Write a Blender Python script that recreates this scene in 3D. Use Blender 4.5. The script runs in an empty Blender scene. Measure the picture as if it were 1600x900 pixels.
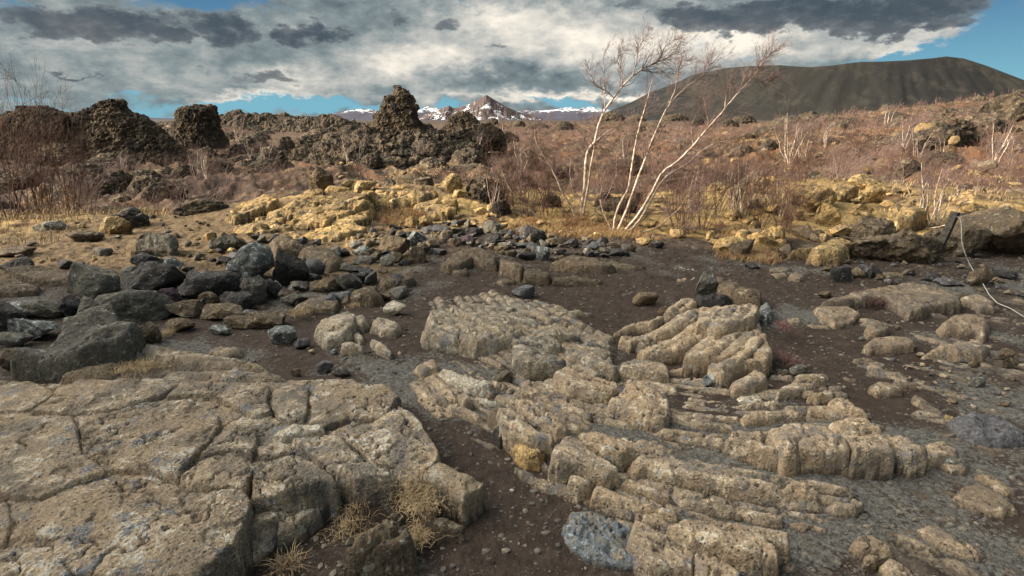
import bpy, math, random
import numpy as np
from mathutils import Vector
R = math.radians
C = bpy.context.scene.collection
sc = bpy.context.scene

# ------------------------------------------------------------------ camera
CAM_Z = 1.5
F = 889.0                                   # focal length in pixels of a 1600 wide picture (20 mm)
HOR = 187.0
TH = math.atan((450 - HOR) / F)
cam = bpy.data.cameras.new('camera'); cam.lens = 20.0; cam.sensor_width = 36.0
cam.clip_start = 0.05; cam.clip_end = 60000
co = bpy.data.objects.new('camera', cam); C.objects.link(co)
co.location = (0, 0, CAM_Z); co.rotation_euler = (math.pi/2 - TH, 0, 0)
sc.camera = co
sc.view_settings.view_transform = 'Standard'; sc.view_settings.look = 'None'
sc.view_settings.exposure = 0.58; sc.view_settings.gamma = 1.0; sc.view_settings.use_curve_mapping = False
sc.cycles.max_bounces = 4; sc.cycles.diffuse_bounces = 3; sc.cycles.use_denoising = True
sc.cycles.transparent_max_bounces = 4

def ray(px, py):
    dx = (px - 800) / F; dy = (450 - py) / F
    return np.array([dx, math.cos(TH) + dy*math.sin(TH), -math.sin(TH) + dy*math.cos(TH)])
def at_y(px, py, Y):
    d = ray(px, py); return np.array([0, 0, CAM_Z]) + d * (Y / d[1])
def at_z(px, py, z=0.0):
    d = ray(px, py); return np.array([0, 0, CAM_Z]) + d * ((z - CAM_Z) / d[2])

# ------------------------------------------------------------------ sun
SUN_EL, SUN_AZ = 20.0, -99.0               # azimuth measured from +Y clockwise: from the left, slightly behind the camera
sd = Vector((math.sin(R(SUN_AZ))*math.cos(R(SUN_EL)), math.cos(R(SUN_AZ))*math.cos(R(SUN_EL)), math.sin(R(SUN_EL))))
sl = bpy.data.lights.new('sun', 'SUN'); sl.energy = 5.0; sl.angle = R(0.5); sl.color = (1.0, 0.82, 0.60)
so = bpy.data.objects.new('sun', sl); C.objects.link(so)
so.rotation_euler = sd.to_track_quat('Z', 'Y').to_euler()

# ------------------------------------------------------------------ node helper
class NT:
    def __init__(s, tree): s.t = tree; s.n = tree.nodes; s.l = tree.links
    def node(s, typ, **kw):
        n = s.n.new(typ)
        for k, v in kw.items(): setattr(n, k, v)
        return n
    def put(s, sock, v):
        if isinstance(v, bpy.types.NodeSocket): s.l.new(v, sock)
        elif v is not None: sock.default_value = v
    def math(s, op, a, b=None, c=None, clamp=False):
        n = s.node('ShaderNodeMath', operation=op, use_clamp=clamp)
        s.put(n.inputs[0], a); s.put(n.inputs[1], b)
        if c is not None: s.put(n.inputs[2], c)
        return n.outputs[0]
    def vmath(s, op, a, b=None, c=None):
        n = s.node('ShaderNodeVectorMath', operation=op)
        s.put(n.inputs[0], a); s.put(n.inputs[1], b)
        if c is not None: s.put(n.inputs[2], c)
        return n.outputs['Value'] if op in ('DOT_PRODUCT', 'LENGTH') else n.outputs[0]
    def ramp(s, v, a, b, lo=0.0, hi=1.0, smooth=True):
        n = s.node('ShaderNodeMapRange', interpolation_type='SMOOTHSTEP' if smooth else 'LINEAR')
        s.put(n.inputs[0], v); s.put(n.inputs[1], a); s.put(n.inputs[2], b); s.put(n.inputs[3], lo); s.put(n.inputs[4], hi)
        return n.outputs[0]
    def mix(s, f, a, b, mode='MIX'):
        n = s.node('ShaderNodeMix', data_type='RGBA', blend_type=mode)
        s.put(n.inputs[0], f)
        for i, v in ((6, a), (7, b)):
            if isinstance(v, bpy.types.NodeSocket): s.l.new(v, n.inputs[i])
            else: n.inputs[i].default_value = (*v[:3], 1)
        return n.outputs[2]
    def noise(s, vec, scale, detail=4, rough=0.55, dist=0.0, typ='FBM', color=False, lac=2.0):
        n = s.node('ShaderNodeTexNoise', noise_type=typ)
        if vec is not None: s.l.new(vec, n.inputs['Vector'])
        n.inputs['Scale'].default_value = scale; n.inputs['Detail'].default_value = detail
        n.inputs['Roughness'].default_value = rough; n.inputs['Distortion'].default_value = dist
        n.inputs['Lacunarity'].default_value = lac
        return n.outputs['Color' if color else 'Fac']
    def voro(s, vec, scale, feature='F1', rnd=1.0, out='Distance'):
        n = s.node('ShaderNodeTexVoronoi', feature=feature)
        if vec is not None: s.l.new(vec, n.inputs['Vector'])
        n.inputs['Scale'].default_value = scale; n.inputs['Randomness'].default_value = rnd
        return n.outputs[out]
    def combine(s, x, y, z):
        n = s.node('ShaderNodeCombineXYZ'); s.put(n.inputs[0], x); s.put(n.inputs[1], y); s.put(n.inputs[2], z); return n.outputs[0]

# ------------------------------------------------------------------ sky (world)
def build_world():
    w = bpy.data.worlds.new('World'); sc.world = w; w.use_nodes = True
    t = NT(w.node_tree); t.n.clear()
    sky = t.node('ShaderNodeTexSky', sky_type='NISHITA', sun_disc=False)
    sky.sun_elevation = R(SUN_EL); sky.sun_rotation = R(SUN_AZ); sky.air_density = 1.0; sky.dust_density = 0.4
    g = t.node('ShaderNodeNewGeometry'); d = t.vmath('SCALE', g.outputs['Incoming']); d.node.inputs['Scale'].default_value = -1
    sep = t.node('ShaderNodeSeparateXYZ'); t.l.new(d, sep.inputs[0])
    az = t.math('ARCTAN2', sep.outputs[0], sep.outputs[1])
    el = t.math('ARCSINE', sep.outputs[2])
    # cloud sheet coordinates: low clouds get flatter and closer together towards the horizon
    den = t.math('ADD', t.math('MAXIMUM', sep.outputs[2], 0.0), 0.13)
    P = t.combine(t.math('DIVIDE', sep.outputs[0], den), t.math('DIVIDE', sep.outputs[1], den), 0.0)
    ae = t.combine(az, t.math('MULTIPLY', el, 1.9), 0.0)
    n1 = t.noise(ae, 5.5, 6, 0.56, 0.35, color=True)
    n2 = t.noise(ae, 24.0, 4, 0.62, 0.0, color=True)
    warp = t.vmath('ADD', t.vmath('MULTIPLY', t.vmath('SUBTRACT', n1, (.5, .5, .5)), (.16, .06, 0)),
                   t.vmath('MULTIPLY', t.vmath('SUBTRACT', n2, (.5, .5, .5)), (.11, .055, 0)))
    q = t.vmath('ADD', t.combine(az, el, 0.0), warp)
    def blobs(lst):
        acc = None
        for (px, py, sx, sy, wt) in lst:
            v = ray(px, py); v = v / np.linalg.norm(v)
            a = math.atan2(v[0], v[1]); e = math.asin(v[2])
            sa = sx / F; se = sy / F
            m = t.vmath('MULTIPLY_ADD', q, (1/sa, 1/se, 0), (-a/sa, -e/se, 0))
            x = t.math('EXPONENT', t.math('MULTIPLY', t.vmath('DOT_PRODUCT', m, m), -1.0))
            acc = t.math('MULTIPLY_ADD', x, wt, acc if acc is not None else 0.0)
        return acc
    f1 = t.noise(P, 1.3, 6, 0.6, 0.2)
    f2 = t.noise(ae, 13.0, 6, 0.6, 0.3)
    f3 = t.noise(ae, 42.0, 4, 0.6, 0.0)
    # blue openings
    gaps = blobs([(240,178,150,15,.8),(455,163,130,12,1.1),(640,172,90,9,.8),(330,2,90,20,1.2),(20,2,40,12,.8),(720,2,50,8,.6),(1560,66,40,10,.6),(200,150,40,8,.4),(690,168,60,8,.6),
                  (860,160,60,9,.7),(1500,92,70,16,1.0),(1590,20,50,45,1.0),(1585,140,60,22,1.0),(1170,92,60,9,.5),(1075,76,40,16,.55),(1400,100,90,10,.8),(905,170,60,10,.7)])
    gaps = t.math('ADD', gaps, t.math('MULTIPLY', t.math('SUBTRACT', f2, 0.5), 1.3))
    gaps = t.math('ADD', gaps, t.ramp(f1, 0.56, 0.72, 0.0, 0.5))
    gap = t.ramp(gaps, 0.30, 0.95)
    # how bright the pale cloud is
    br = blobs([(850,60,150,40,.42),(650,100,90,26,.60),(470,122,60,16,.5),(760,118,120,14,-.3),(1000,70,120,40,.35),(1160,72,110,24,.50),
                (420,150,90,6,.5),(870,148,190,8,.6),(1480,50,60,14,.45),(1440,82,70,8,.5),(1560,78,70,12,.4),(120,30,40,25,.35),
                (1180,50,120,16,.25),(60,60,150,50,.05),(780,20,90,22,.38),(210,60,70,15,.25),(980,150,60,6,.4),(250,120,150,20,.12)])
    base = t.math('ADD', 0.25, t.math('MULTIPLY', t.math('SUBTRACT', f2, 0.5), 1.0))
    base = t.math('ADD', base, t.math('MULTIPLY', t.math('SUBTRACT', f3, 0.5), 0.45))
    base = t.math('ADD', base, t.math('MULTIPLY', t.math('SUBTRACT', f1, 0.5), 0.35))
    br = t.math('ADD', base, br)
    cr = t.node('ShaderNodeValToRGB'); t.l.new(br, cr.inputs[0])
    e = cr.color_ramp.elements
    e[0].position = 0.0; e[0].color = (.10, .135, .16, 1); e[1].position = 1.0; e[1].color = (.90, .84, .75, 1)
    x = e.new(.30); x.color = (.225, .275, .295, 1)
    x = e.new(.60); x.color = (.47, .48, .47, 1)
    cloud = cr.outputs[0]
    # dark low clouds in front of the pale ones
    dk = blobs([(95,30,48,26,1.0),(170,38,55,26,1.2),(235,42,45,22,1.0),(325,46,42,24,1.1),(385,44,40,20,1.1),(470,55,42,15,1.1),(520,58,34,12,.9),(612,28,27,15,1.15),(575,48,18,9,.7),
                (695,44,32,11,1.0),(775,73,20,7,1.0),(385,120,70,11,.85),(460,126,50,8,.6),(150,116,40,5,.8),(100,114,24,5,.6),(12,14,40,12,.6),(300,104,12,5,.6),(258,106,10,5,.5),
                (960,8,46,12,1.1),(1060,22,50,15,1.0),(1130,38,70,20,1.25),(1190,14,110,16,1.1),(1290,18,70,16,1.2),(1380,30,60,22,1.2),(1450,14,70,18,1.1),(1350,56,60,10,.9),(1230,46,45,9,.7),(820,112,120,13,.55),(720,118,80,10,.5),(985,48,14,6,.8),(1490,40,30,12,.7),
                (134,40,12,26,-.5),(202,30,10,20,-.35),(278,50,10,22,-.5),(355,40,9,20,-.3),(425,56,14,24,-.8),(280,14,26,12,-.5),(430,24,30,14,-.5),(560,20,24,14,-.5),(1130,66,90,9,-.5),(1245,76,70,8,-.6),(880,30,60,30,-.6),(1470,60,50,8,-.6),(40,60,60,12,-.4)])
    dk = t.math('ADD', dk, t.math('MULTIPLY', t.math('SUBTRACT', f2, 0.5), 1.5))
    dk = t.math('ADD', dk, t.math('MULTIPLY', t.math('SUBTRACT', f3, 0.5), 0.5))
    dmask = t.ramp(dk, 0.50, 1.02)
    dcol = t.mix(t.math('ADD', t.ramp(dk, 0.6, 1.5, .75, 0.0), t.math('MULTIPLY', t.math('SUBTRACT', f3, .5), 1.2), clamp=True), (.045, .065, .092), (.20, .235, .26))
    blue = t.mix(t.ramp(el, 0.0, 0.20), (.13, .41, .58), (.04, .14, .30))
    # clear sky: Nishita, with the saturated blue of this photograph laid half over it
    sk = t.vmath('SCALE', sky.outputs[0]); sk.node.inputs['Scale'].default_value = 0.10
    clear = t.mix(0.88, sk, blue)
    col = t.mix(gap, cloud, clear)
    col = t.mix(t.math('MULTIPLY', dmask, 0.85), col, dcol)
    # sky overhead, out of view, made brighter to add soft top light
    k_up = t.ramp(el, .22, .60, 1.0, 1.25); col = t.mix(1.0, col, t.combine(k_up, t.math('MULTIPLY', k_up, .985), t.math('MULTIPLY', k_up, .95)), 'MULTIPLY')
    # bright patch added to the unseen sky, high left, to side-light the foreground
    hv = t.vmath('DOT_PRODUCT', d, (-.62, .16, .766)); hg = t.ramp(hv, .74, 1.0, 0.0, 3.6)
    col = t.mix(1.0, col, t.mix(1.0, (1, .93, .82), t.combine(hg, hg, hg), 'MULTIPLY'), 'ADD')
    # thin bright cloud round the hidden sun, left of the picture
    sv = t.vmath('DOT_PRODUCT', d, tuple(sd))
    glow = t.ramp(sv, 0.62, 1.0, 0.0, 5.0)
    col = t.mix(1.0, col, t.mix(1.0, (1, .90, .72), t.combine(glow, glow, glow), 'MULTIPLY'), 'ADD')
    out = t.node('ShaderNodeOutputWorld'); bg = t.node('ShaderNodeBackground')
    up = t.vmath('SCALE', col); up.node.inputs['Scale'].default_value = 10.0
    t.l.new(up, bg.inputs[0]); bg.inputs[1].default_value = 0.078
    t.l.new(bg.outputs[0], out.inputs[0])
    w.cycles.sampling_method = 'MANUAL'; w.cycles.sample_map_resolution = 512
build_world()

# ------------------------------------------------------------------ numpy noise
_rs = np.random.RandomState(7)
_perm = _rs.permutation(256).astype(np.int32); _perm = np.concatenate([_perm, _perm, _perm])
_grad = _rs.normal(size=(256, 3)).astype(np.float32); _grad /= np.linalg.norm(_grad, axis=1)[:, None]
def pn(x, y, z=0.0):
    x = np.asarray(x, np.float32); y = np.asarray(y, np.float32); z = np.broadcast_to(np.asarray(z, np.float32), x.shape)
    xi = np.floor(x); yi = np.floor(y); zi = np.floor(z)
    xf, yf, zf_ = x - xi, y - yi, z - zi
    xi = xi.astype(np.int32) & 255; yi = yi.astype(np.int32) & 255; zi = zi.astype(np.int32) & 255
    u = xf*xf*xf*(xf*(xf*6-15)+10); v = yf*yf*yf*(yf*(yf*6-15)+10); w = zf_*zf_*zf_*(zf_*(zf_*6-15)+10)
    def g(dx, dy, dz):
        h = _perm[_perm[_perm[(xi+dx) & 255] + ((yi+dy) & 255)] + ((zi+dz) & 255)]
        G = _grad[h]
        return G[..., 0]*(xf-dx) + G[..., 1]*(yf-dy) + G[..., 2]*(zf_-dz)
    a = g(0,0,0); b = g(1,0,0); c = g(0,1,0); d = g(1,1,0)
    r0 = (a + u*(b-a)) ; r1 = (c + u*(d-c)); A = r0 + v*(r1-r0)
    a = g(0,0,1); b = g(1,0,1); c = g(0,1,1); d = g(1,1,1)
    r0 = (a + u*(b-a)) ; r1 = (c + u*(d-c)); B = r0 + v*(r1-r0)
    return (A + w*(B-A)) * 1.5
def fbm(x, y, z=0.0, oct=4, rough=0.5, ridged=False):
    s = 0; a = 1.0; f = 1.0; tot = 0
    for i in range(oct):
        n = pn(x*f + 17.3*i, y*f + 5.1*i, np.asarray(z)*f + 9.7*i)
        if ridged: n = 1 - 2*np.abs(n)
        s = s + a*n; tot += a; a *= rough; f *= 2.03
    return s / tot
def worley(x, y, z=0.0):
    """distances to the nearest and second nearest scattered point"""
    x = np.asarray(x, np.float32); y = np.asarray(y, np.float32); z = np.broadcast_to(np.asarray(z, np.float32), x.shape)
    xi = np.floor(x).astype(np.int32); yi = np.floor(y).astype(np.int32); zi = np.floor(z).astype(np.int32)
    f1 = np.full(x.shape, 9., np.float32); f2 = f1.copy()
    for dx in (-1, 0, 1):
        for dy in (-1, 0, 1):
            for dz in (-1, 0, 1):
                h = _perm[_perm[_perm[(xi+dx) & 255] + ((yi+dy) & 255)] + ((zi+dz) & 255)]; o = _grad[h]*.5 + .5
                d = (xi+dx+o[..., 0]-x)**2 + (yi+dy+o[..., 1]-y)**2 + (zi+dz+o[..., 2]-z)**2
                f2 = np.minimum(f2, np.maximum(f1, d)); f1 = np.minimum(f1, d)
    return np.sqrt(f1), np.sqrt(f2)
def vnormals(V, Fq):
    a = V[Fq[:, 2]] - V[Fq[:, 0]]; b = V[Fq[:, -1]] - V[Fq[:, 1]]; n = np.cross(a, b); N = np.zeros_like(V)
    if Fq.shape[1] == 3: n = np.cross(V[Fq[:, 1]]-V[Fq[:, 0]], a)
    for k in range(Fq.shape[1]): 
        for ax in range(3): N[:, ax] += np.bincount(Fq[:, k], n[:, ax], len(V))
    return N/(np.linalg.norm(N, axis=1)[:, None] + 1e-9)
def rubble(V, Fq, cells, w=None, squash=1.0):
    """push a surface in and out so that it reads as piled clinker blocks"""
    V = V.astype(float); N = vnormals(V, Fq)
    if N[V[:, 2] > V[:, 2].mean()][:, 2].mean() < 0: N = -N
    for i, (cell, amp) in enumerate(cells):
        x, y, z = V[:, 0]/cell, V[:, 1]/cell, V[:, 2]/cell*squash
        x = x + .35*pn(x*1.3, y*1.3, z*1.3); z = z + .35*pn(x*1.3+7, y*1.3, z*1.3)
        f1, f2 = worley(x+i*31.7, y, z)
        h = np.minimum(f2-f1, .45)/.45 - .5 + .5*(f1 < .35)*0
        b = pn(x*.55+3, y*.55, z*.55)*1.2
        V = V + N*((h*.7 + b)*amp*(1 if w is None else w))[:, None]
    return V
def sstep(a, b, x):
    t = np.clip((x-a)/(b-a), 0, 1); return t*t*(3-2*t)
def gauss(x, y, cx, cy, sx, sy): return np.exp(-((x-cx)/sx)**2 - ((y-cy)/sy)**2)

# ------------------------------------------------------------------ signed distance to polygon (positive inside)
def sdf(px, py, poly):
    P = np.asarray(poly, np.float32); n = len(P)
    d = np.full(px.shape, 1e9, np.float32); ins = np.zeros(px.shape, bool)
    j = n-1
    for i in range(n):
        ex, ey = P[j][0]-P[i][0], P[j][1]-P[i][1]
        wx, wy = px-P[i][0], py-P[i][1]
        t = np.clip((wx*ex + wy*ey) / (ex*ex+ey*ey+1e-12), 0, 1)
        dd = (wx-ex*t)**2 + (wy-ey*t)**2
        d = np.minimum(d, dd)
        c = ((P[i][1] > py) != (P[j][1] > py)) & (px < (P[j][0]-P[i][0])*(py-P[i][1])/(P[j][1]-P[i][1]+1e-12) + P[i][0])
        ins ^= c; j = i
    d = np.sqrt(d)
    return np.where(ins, d, -d)

# ------------------------------------------------------------------ the lie of the land
CR = {'C1': (0,560,2.648), 'C2': (400,560,2.648), 'C3': (800,560,2.648), 'C4': (1150,560,2.6467), 'C5': (0,340,3.2133), 'C6': (350,320,3.0),
      'C7': (700,320,2.812), 'C8': (1100,300,2.648), 'M1': (0,100,3.215), 'M2': (350,100,3.2133), 'M3': (750,30,2.432), 'M4': (1150,60,2.8133), 'F': (0,0,1.0)}
def cp(c, x, y): o = CR[c]; return o[0] + x/o[2], o[1] + y/o[2]
def gpoly(c, pts, z=0.0): return [tuple(at_z(*cp(c, *p), z)[:2]) for p in pts]
SLAB_MOUND = gpoly('F', [(-160,600),(60,585),(210,545),(330,555),(430,585),(560,600),(610,640),(700,740),(735,800),(680,830),(540,850),(500,830),(380,900),(330,980),(-200,980)])
def zbase(x, y):
    x = np.asarray(x, float); y = np.asarray(y, float)
    r = np.sqrt(x*x + y*y)
    z = 0.0 - 1.9*sstep(9.5, 19, y + 0.16*np.abs(x)) + 1.1*sstep(60, 220, y)
    z = z + 0.085*sstep(.02, .16, sdf(x, y, SLAB_MOUND))*(r < 6)
    z = z - 0.13*gauss(x, y, .9, 3.9, .75, 1.0) + 0.06*gauss(x, y, -.3, 3.6, .9, .8)
    z = z + 0.42*gauss(x, y, -1.7, 10.2, 3.0, 1.9) + .45*gauss(x, y, 5.6, 11.5, 3.0, 2.0)
    z = z + 1.0*gauss(x, y, 13, 17, 8, 7)
    z = z + 4.9*gauss(x, y, 60, 62, 33, 28) + 1.2*gauss(x, y, 22, 38, 14, 10)
    z = z - 0.10*gauss(x, y, 6.0, 6.5, 2.2, .5)
    z = z - 0.5*sstep(300, 2500, r)
    return z
def zdetail(x, y):
    x = np.asarray(x, float); y = np.asarray(y, float); r = np.sqrt(x*x+y*y)
    near = 1 - sstep(7.5, 11, y)
    n = near*(0.035*fbm(x*.9, y*.9, 2, 3) + 0.018*fbm(x*4, y*4, 5, 3, .6) + .004*fbm(x*22, y*22, 1, 2))
    n = n + sstep(4.6, 5.6, y)*(1-sstep(12, 16, y))*(.030*fbm(x*3.1, y*3.1, 12, 4, .6, True) + .022*fbm(x*9, y*9, 13, 3, .6)) + sstep(6.9, 8.2, y)*(1-sstep(16, 24, y))*.14*np.maximum(fbm(x*.95, y*.95, 21, 4, .6), -.25)*(1 - .7*gauss(x, y, -3.6, 8, 1.6, 1.6))
    far = 1 - near
    lump = np.maximum(fbm(x*.22, y*.22, 8, 5, .55, True) - .15, 0)
    calm = 1 - .8*sstep(40, 60, y)*sstep(-.50, -.42, x/np.maximum(y, 1))*(1-sstep(-.14, -.06, x/np.maximum(y, 1)))
    n = n + calm*far*(.05*fbm(x*2, y*2, 3, 4, .6) + np.clip((r-12)/16, 0, 1)*(1.35*lump + .35*fbm(x*.09, y*.09, 4, 3)) * (1 - .5*sstep(150, 500, r)))
    n = n + calm*sstep(60, 160, r)*1.3*np.maximum(fbm(x*.045, y*.045, 4, 4, .6, True)-.1, 0)*(1 - sstep(900, 2500, r)*.6)
    return n
def zf(x, y): return zbase(x, y) + zdetail(x, y)
def zf1(x, y): return float(zf(np.array([x]), np.array([y]))[0])
_TS = np.concatenate([np.linspace(1.0, 14, 500), np.geomspace(14.05, 900, 700)])
def hit(px, py, dz=0.0):
    P = np.array([0, 0, CAM_Z]) + np.outer(_TS, ray(px, py))
    g = P[:, 2] - zbase(P[:, 0], P[:, 1]) - dz
    k = np.nonzero(g <= 0)[0]
    if len(k) == 0: return P[-1]
    k = k[0]
    if k == 0: return P[0]
    a = g[k-1] / (g[k-1] - g[k]); return P[k-1]*(1-a) + P[k]*a

# ------------------------------------------------------------------ mesh + object helpers
def mesh(name, verts, faces, mats=(), smooth=True, mi=None, uvn=None):
    me = bpy.data.meshes.new(name)
    v = np.asarray(verts, np.float32).reshape(-1, 3)
    if isinstance(faces, np.ndarray):
        k = faces.shape[1]; nf = len(faces)
        me.vertices.add(len(v)); me.vertices.foreach_set('co', v.ravel())
        me.loops.add(nf*k); me.loops.foreach_set('vertex_index', faces.astype(np.int32).ravel())
        me.polygons.add(nf); me.polygons.foreach_set('loop_start', np.arange(0, nf*k, k, dtype=np.int32))
        me.polygons.foreach_set('loop_total', np.full(nf, k, np.int32))
    else:
        me.from_pydata(v.tolist(), [], faces); nf = len(faces)
    for m in mats: me.materials.append(m)
    me.polygons.foreach_set('use_smooth', np.full(nf, smooth, bool))
    if mi is not None: me.polygons.foreach_set('material_index', np.asarray(mi, np.int32))
    me.update(calc_edges=True); me.validate()
    return me
def attr(me, name, rgb):
    a = me.attributes.new(name, 'FLOAT_COLOR', 'POINT')
    c = np.ones((len(rgb), 4), np.float32); c[:, :rgb.shape[1]] = rgb; a.data.foreach_set('color', c.ravel())
def link(name, me, parent=None, loc=None, label=None, cat=None, group=None, kind=None):
    o = bpy.data.objects.new(name, me); C.objects.link(o)
    if parent is not None: o.parent = parent
    if loc is not None: o.location = loc
    if label: o['label'] = label
    if cat: o['category'] = cat
    if group: o['group'] = group
    if kind: o['kind'] = kind
    return o
def empty(name, loc, label, cat, group=None):
    return link(name, None, None, loc, label, cat, group)
# ------------------------------------------------------------------ materials
def new_mat(name):
    m = bpy.data.materials.new(name); m.use_nodes = True; t = NT(m.node_tree); t.n.clear()
    out = t.node('ShaderNodeOutputMaterial'); b = t.node('ShaderNodeBsdfPrincipled')
    t.l.new(b.outputs[0], out.inputs[0]); b.inputs['Roughness'].default_value = 0.92
    b.inputs['Specular IOR Level'].default_value = 0.25
    return m, t, b
def bump(t, b, h, dist, strength=1.0, prev=None):
    n = t.node('ShaderNodeBump'); n.inputs['Distance'].default_value = dist; n.inputs['Strength'].default_value = strength
    t.l.new(h, n.inputs['Height'])
    if prev is not None: t.l.new(prev, n.inputs['Normal'])
    return n.outputs[0]
def rock_mat(name, a, bb, c, lich=(.45,.44,.38), lf=.62, grain=90., bd=.006, blot=3.0, spot=(.05,.05,.06), sf=.62, rough=.9, var=.25, lich2=None, l2f=.66, dust=0.0):
    """a / bb: the two stone colours, c: fine grain colour, lich: pale lichen, spot: dark pits"""
    m, t, b = new_mat(name)
    tc = t.node('ShaderNodeTexCoord'); oi = t.node('ShaderNodeObjectInfo')
    g = t.node('ShaderNodeNewGeometry')
    off = t.vmath('ADD', g.outputs['Position'], t.vmath('SCALE', oi.outputs['Location']))
    v = g.outputs['Position']
    n_big = t.noise(v, blot, 5, .6, .4)
    n_mid = t.noise(v, blot*5, 5, .65, .2)
    n_fine = t.noise(v, grain, 3, .7)
    n_f2 = t.noise(v, grain*.33, 4, .7)
    col = t.mix(t.ramp(n_big, .36, .64), a, bb)
    col = t.mix(t.ramp(n_mid, .42, .66), col, c)
    col = t.mix(t.math('MULTIPLY', t.ramp(n_f2, .56, .70), .55), col, spot)
    col = t.mix(t.math('MULTIPLY', t.ramp(n_fine, .50, .72), .55), col, spot)
    lm = t.math('MULTIPLY', t.ramp(t.math('ADD', n_mid, t.math('MULTIPLY', t.math('SUBTRACT', n_f2, .5), .9)), lf-.03, lf+.05), .85)
    col = t.mix(lm, col, lich)
    if lich2 is not None:
        n3 = t.noise(t.vmath('ADD', v, (13.1, 4.2, 7.7)), blot*4, 5, .7, .4)
        col = t.mix(t.math('MULTIPLY', t.ramp(t.math('ADD', n3, t.math('MULTIPLY', t.math('SUBTRACT', n_fine, .5), .5)), l2f, l2f+.05), .8), col, lich2)
    fl = t.ramp(t.noise(v, grain*1.35, 2, .6), .66, .72)
    col = t.mix(t.math('MULTIPLY', fl, .6), col, tuple(min(1, x*1.5) for x in lich))
    vp = t.voro(v, grain*.42)
    pn_ = t.ramp(t.noise(t.vmath('ADD', v, (1, 3, 8)), blot*2.3, 3, .6), .42, .6)
    col = t.mix(t.math('MULTIPLY', t.math('MULTIPLY', t.ramp(vp, .30, .10), .7), pn_), col, spot)
    n_g = t.noise(v, grain*.9, 2, .6); patch = t.ramp(t.noise(t.vmath('ADD', v, (5, 9, 2)), blot*1.6, 4, .6), .40, .62, .25, 1.0)
    col = t.mix(patch, col, t.mix(t.ramp(n_g, .3, .7), (.62,.62,.62), (1.32,1.32,1.32)), 'MULTIPLY')
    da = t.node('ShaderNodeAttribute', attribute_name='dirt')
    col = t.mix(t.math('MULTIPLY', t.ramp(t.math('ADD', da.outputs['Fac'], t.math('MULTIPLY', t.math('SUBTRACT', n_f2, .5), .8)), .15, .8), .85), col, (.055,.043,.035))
    hsv = t.node('ShaderNodeHueSaturation')
    t.l.new(t.ramp(oi.outputs['Random'], 0, 1, 1-var, 1+var, smooth=False), hsv.inputs['Value'])
    hsv.inputs['Saturation'].default_value = 1.0
    t.l.new(col, hsv.inputs['Color']); t.l.new(hsv.outputs[0], b.inputs['Base Color'])
    b.inputs['Roughness'].default_value = rough
    h = t.math('ADD', t.math('ADD', t.math('MULTIPLY', n_f2, 1.3), t.math('MULTIPLY', n_fine, .6)), t.math('MULTIPLY', t.ramp(vp, .30, .05), -.6))
    n = bump(t, b, n_mid, bd*5, .8)
    t.l.new(bump(t, b, h, bd, 1.0, n), b.inputs['Normal'])
    return m
M = {}
M['tan'] = rock_mat('tan_lava', (.335,.25,.165), (.195,.165,.135), (.415,.32,.215), (.50,.46,.38), .62, 110, .007, 2.6, (.045,.04,.038), lich2=(.13,.155,.19), l2f=.60, var=.08)
M['slab'] = rock_mat('slab_lava', (.27,.205,.14), (.135,.122,.105), (.335,.262,.18), (.42,.39,.34), .61, 105, .009, 1.5, (.035,.032,.032), lich2=(.10,.125,.16), l2f=.59, var=.08)
M['bluegrey'] = rock_mat('blue_grey_lichen_lava', (.15,.17,.18), (.22,.20,.15), (.10,.135,.19), (.30,.33,.35), .6, 110, .006, 6, (.05,.055,.08), lich2=(.30,.22,.13), l2f=.6, var=.05)
M['ropebed'] = rock_mat('half_buried_ropy_lava', (.25,.20,.145), (.12,.105,.09), (.32,.25,.175), (.42,.38,.31), .66, 110, .007, 3, (.035,.03,.028), lich2=(.12,.13,.14), l2f=.55, var=.05)
M['tanb'] = rock_mat('brown_tan_lava', (.22,.165,.115), (.13,.108,.09), (.28,.215,.145), (.42,.38,.31), .655, 100, .007, 2.2, (.04,.035,.03), lich2=(.11,.105,.10), l2f=.58, var=.15)
M['tang'] = rock_mat('grey_tan_lava', (.26,.21,.15), (.16,.145,.125), (.335,.275,.20), (.42,.39,.33), .60, 100, .007, 2.4, (.04,.037,.035), lich2=(.12,.135,.15), l2f=.57, var=.06)
M['pale'] = rock_mat('pale_streaked_lava', (.45,.40,.32), (.32,.27,.20), (.55,.50,.42), (.65,.62,.55), .58, 110, .006, 7, (.10,.08,.06), var=.05)
M['dark'] = rock_mat('dark_basalt', (.040,.038,.040), (.060,.053,.048), (.032,.032,.036), (.22,.24,.24), .66, 70, .008, 4, (.012,.012,.014), rough=.8, var=.3)
M['grey'] = rock_mat('grey_basalt', (.115,.11,.095), (.085,.08,.075), (.14,.13,.105), (.30,.315,.305), .64, 75, .007, 4, (.03,.03,.032), lich2=(.17,.14,.08), l2f=.62, var=.2)
M['brown'] = rock_mat('brown_lava', (.13,.095,.06), (.085,.07,.055), (.16,.12,.08), (.30,.29,.24), .655, 75, .008, 4, (.03,.026,.024), var=.22)
M['lichen'] = rock_mat('lichened_basalt', (.14,.15,.14), (.07,.07,.072), (.20,.215,.21), (.42,.45,.46), .60, 70, .006, 5, (.03,.03,.035), lich2=(.07,.10,.16), l2f=.60, var=.15)
M['slate'] = rock_mat('slate_basalt', (.10,.10,.11), (.075,.075,.085), (.12,.12,.13), (.20,.20,.21), .66, 70, .006, 4, (.035,.035,.04), var=.1)
M['purple'] = rock_mat('purple_scoria', (.07,.045,.06), (.05,.036,.05), (.09,.06,.075), (.20,.16,.2), .68, 70, .012, 5, (.02,.015,.02), var=.15)
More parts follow.
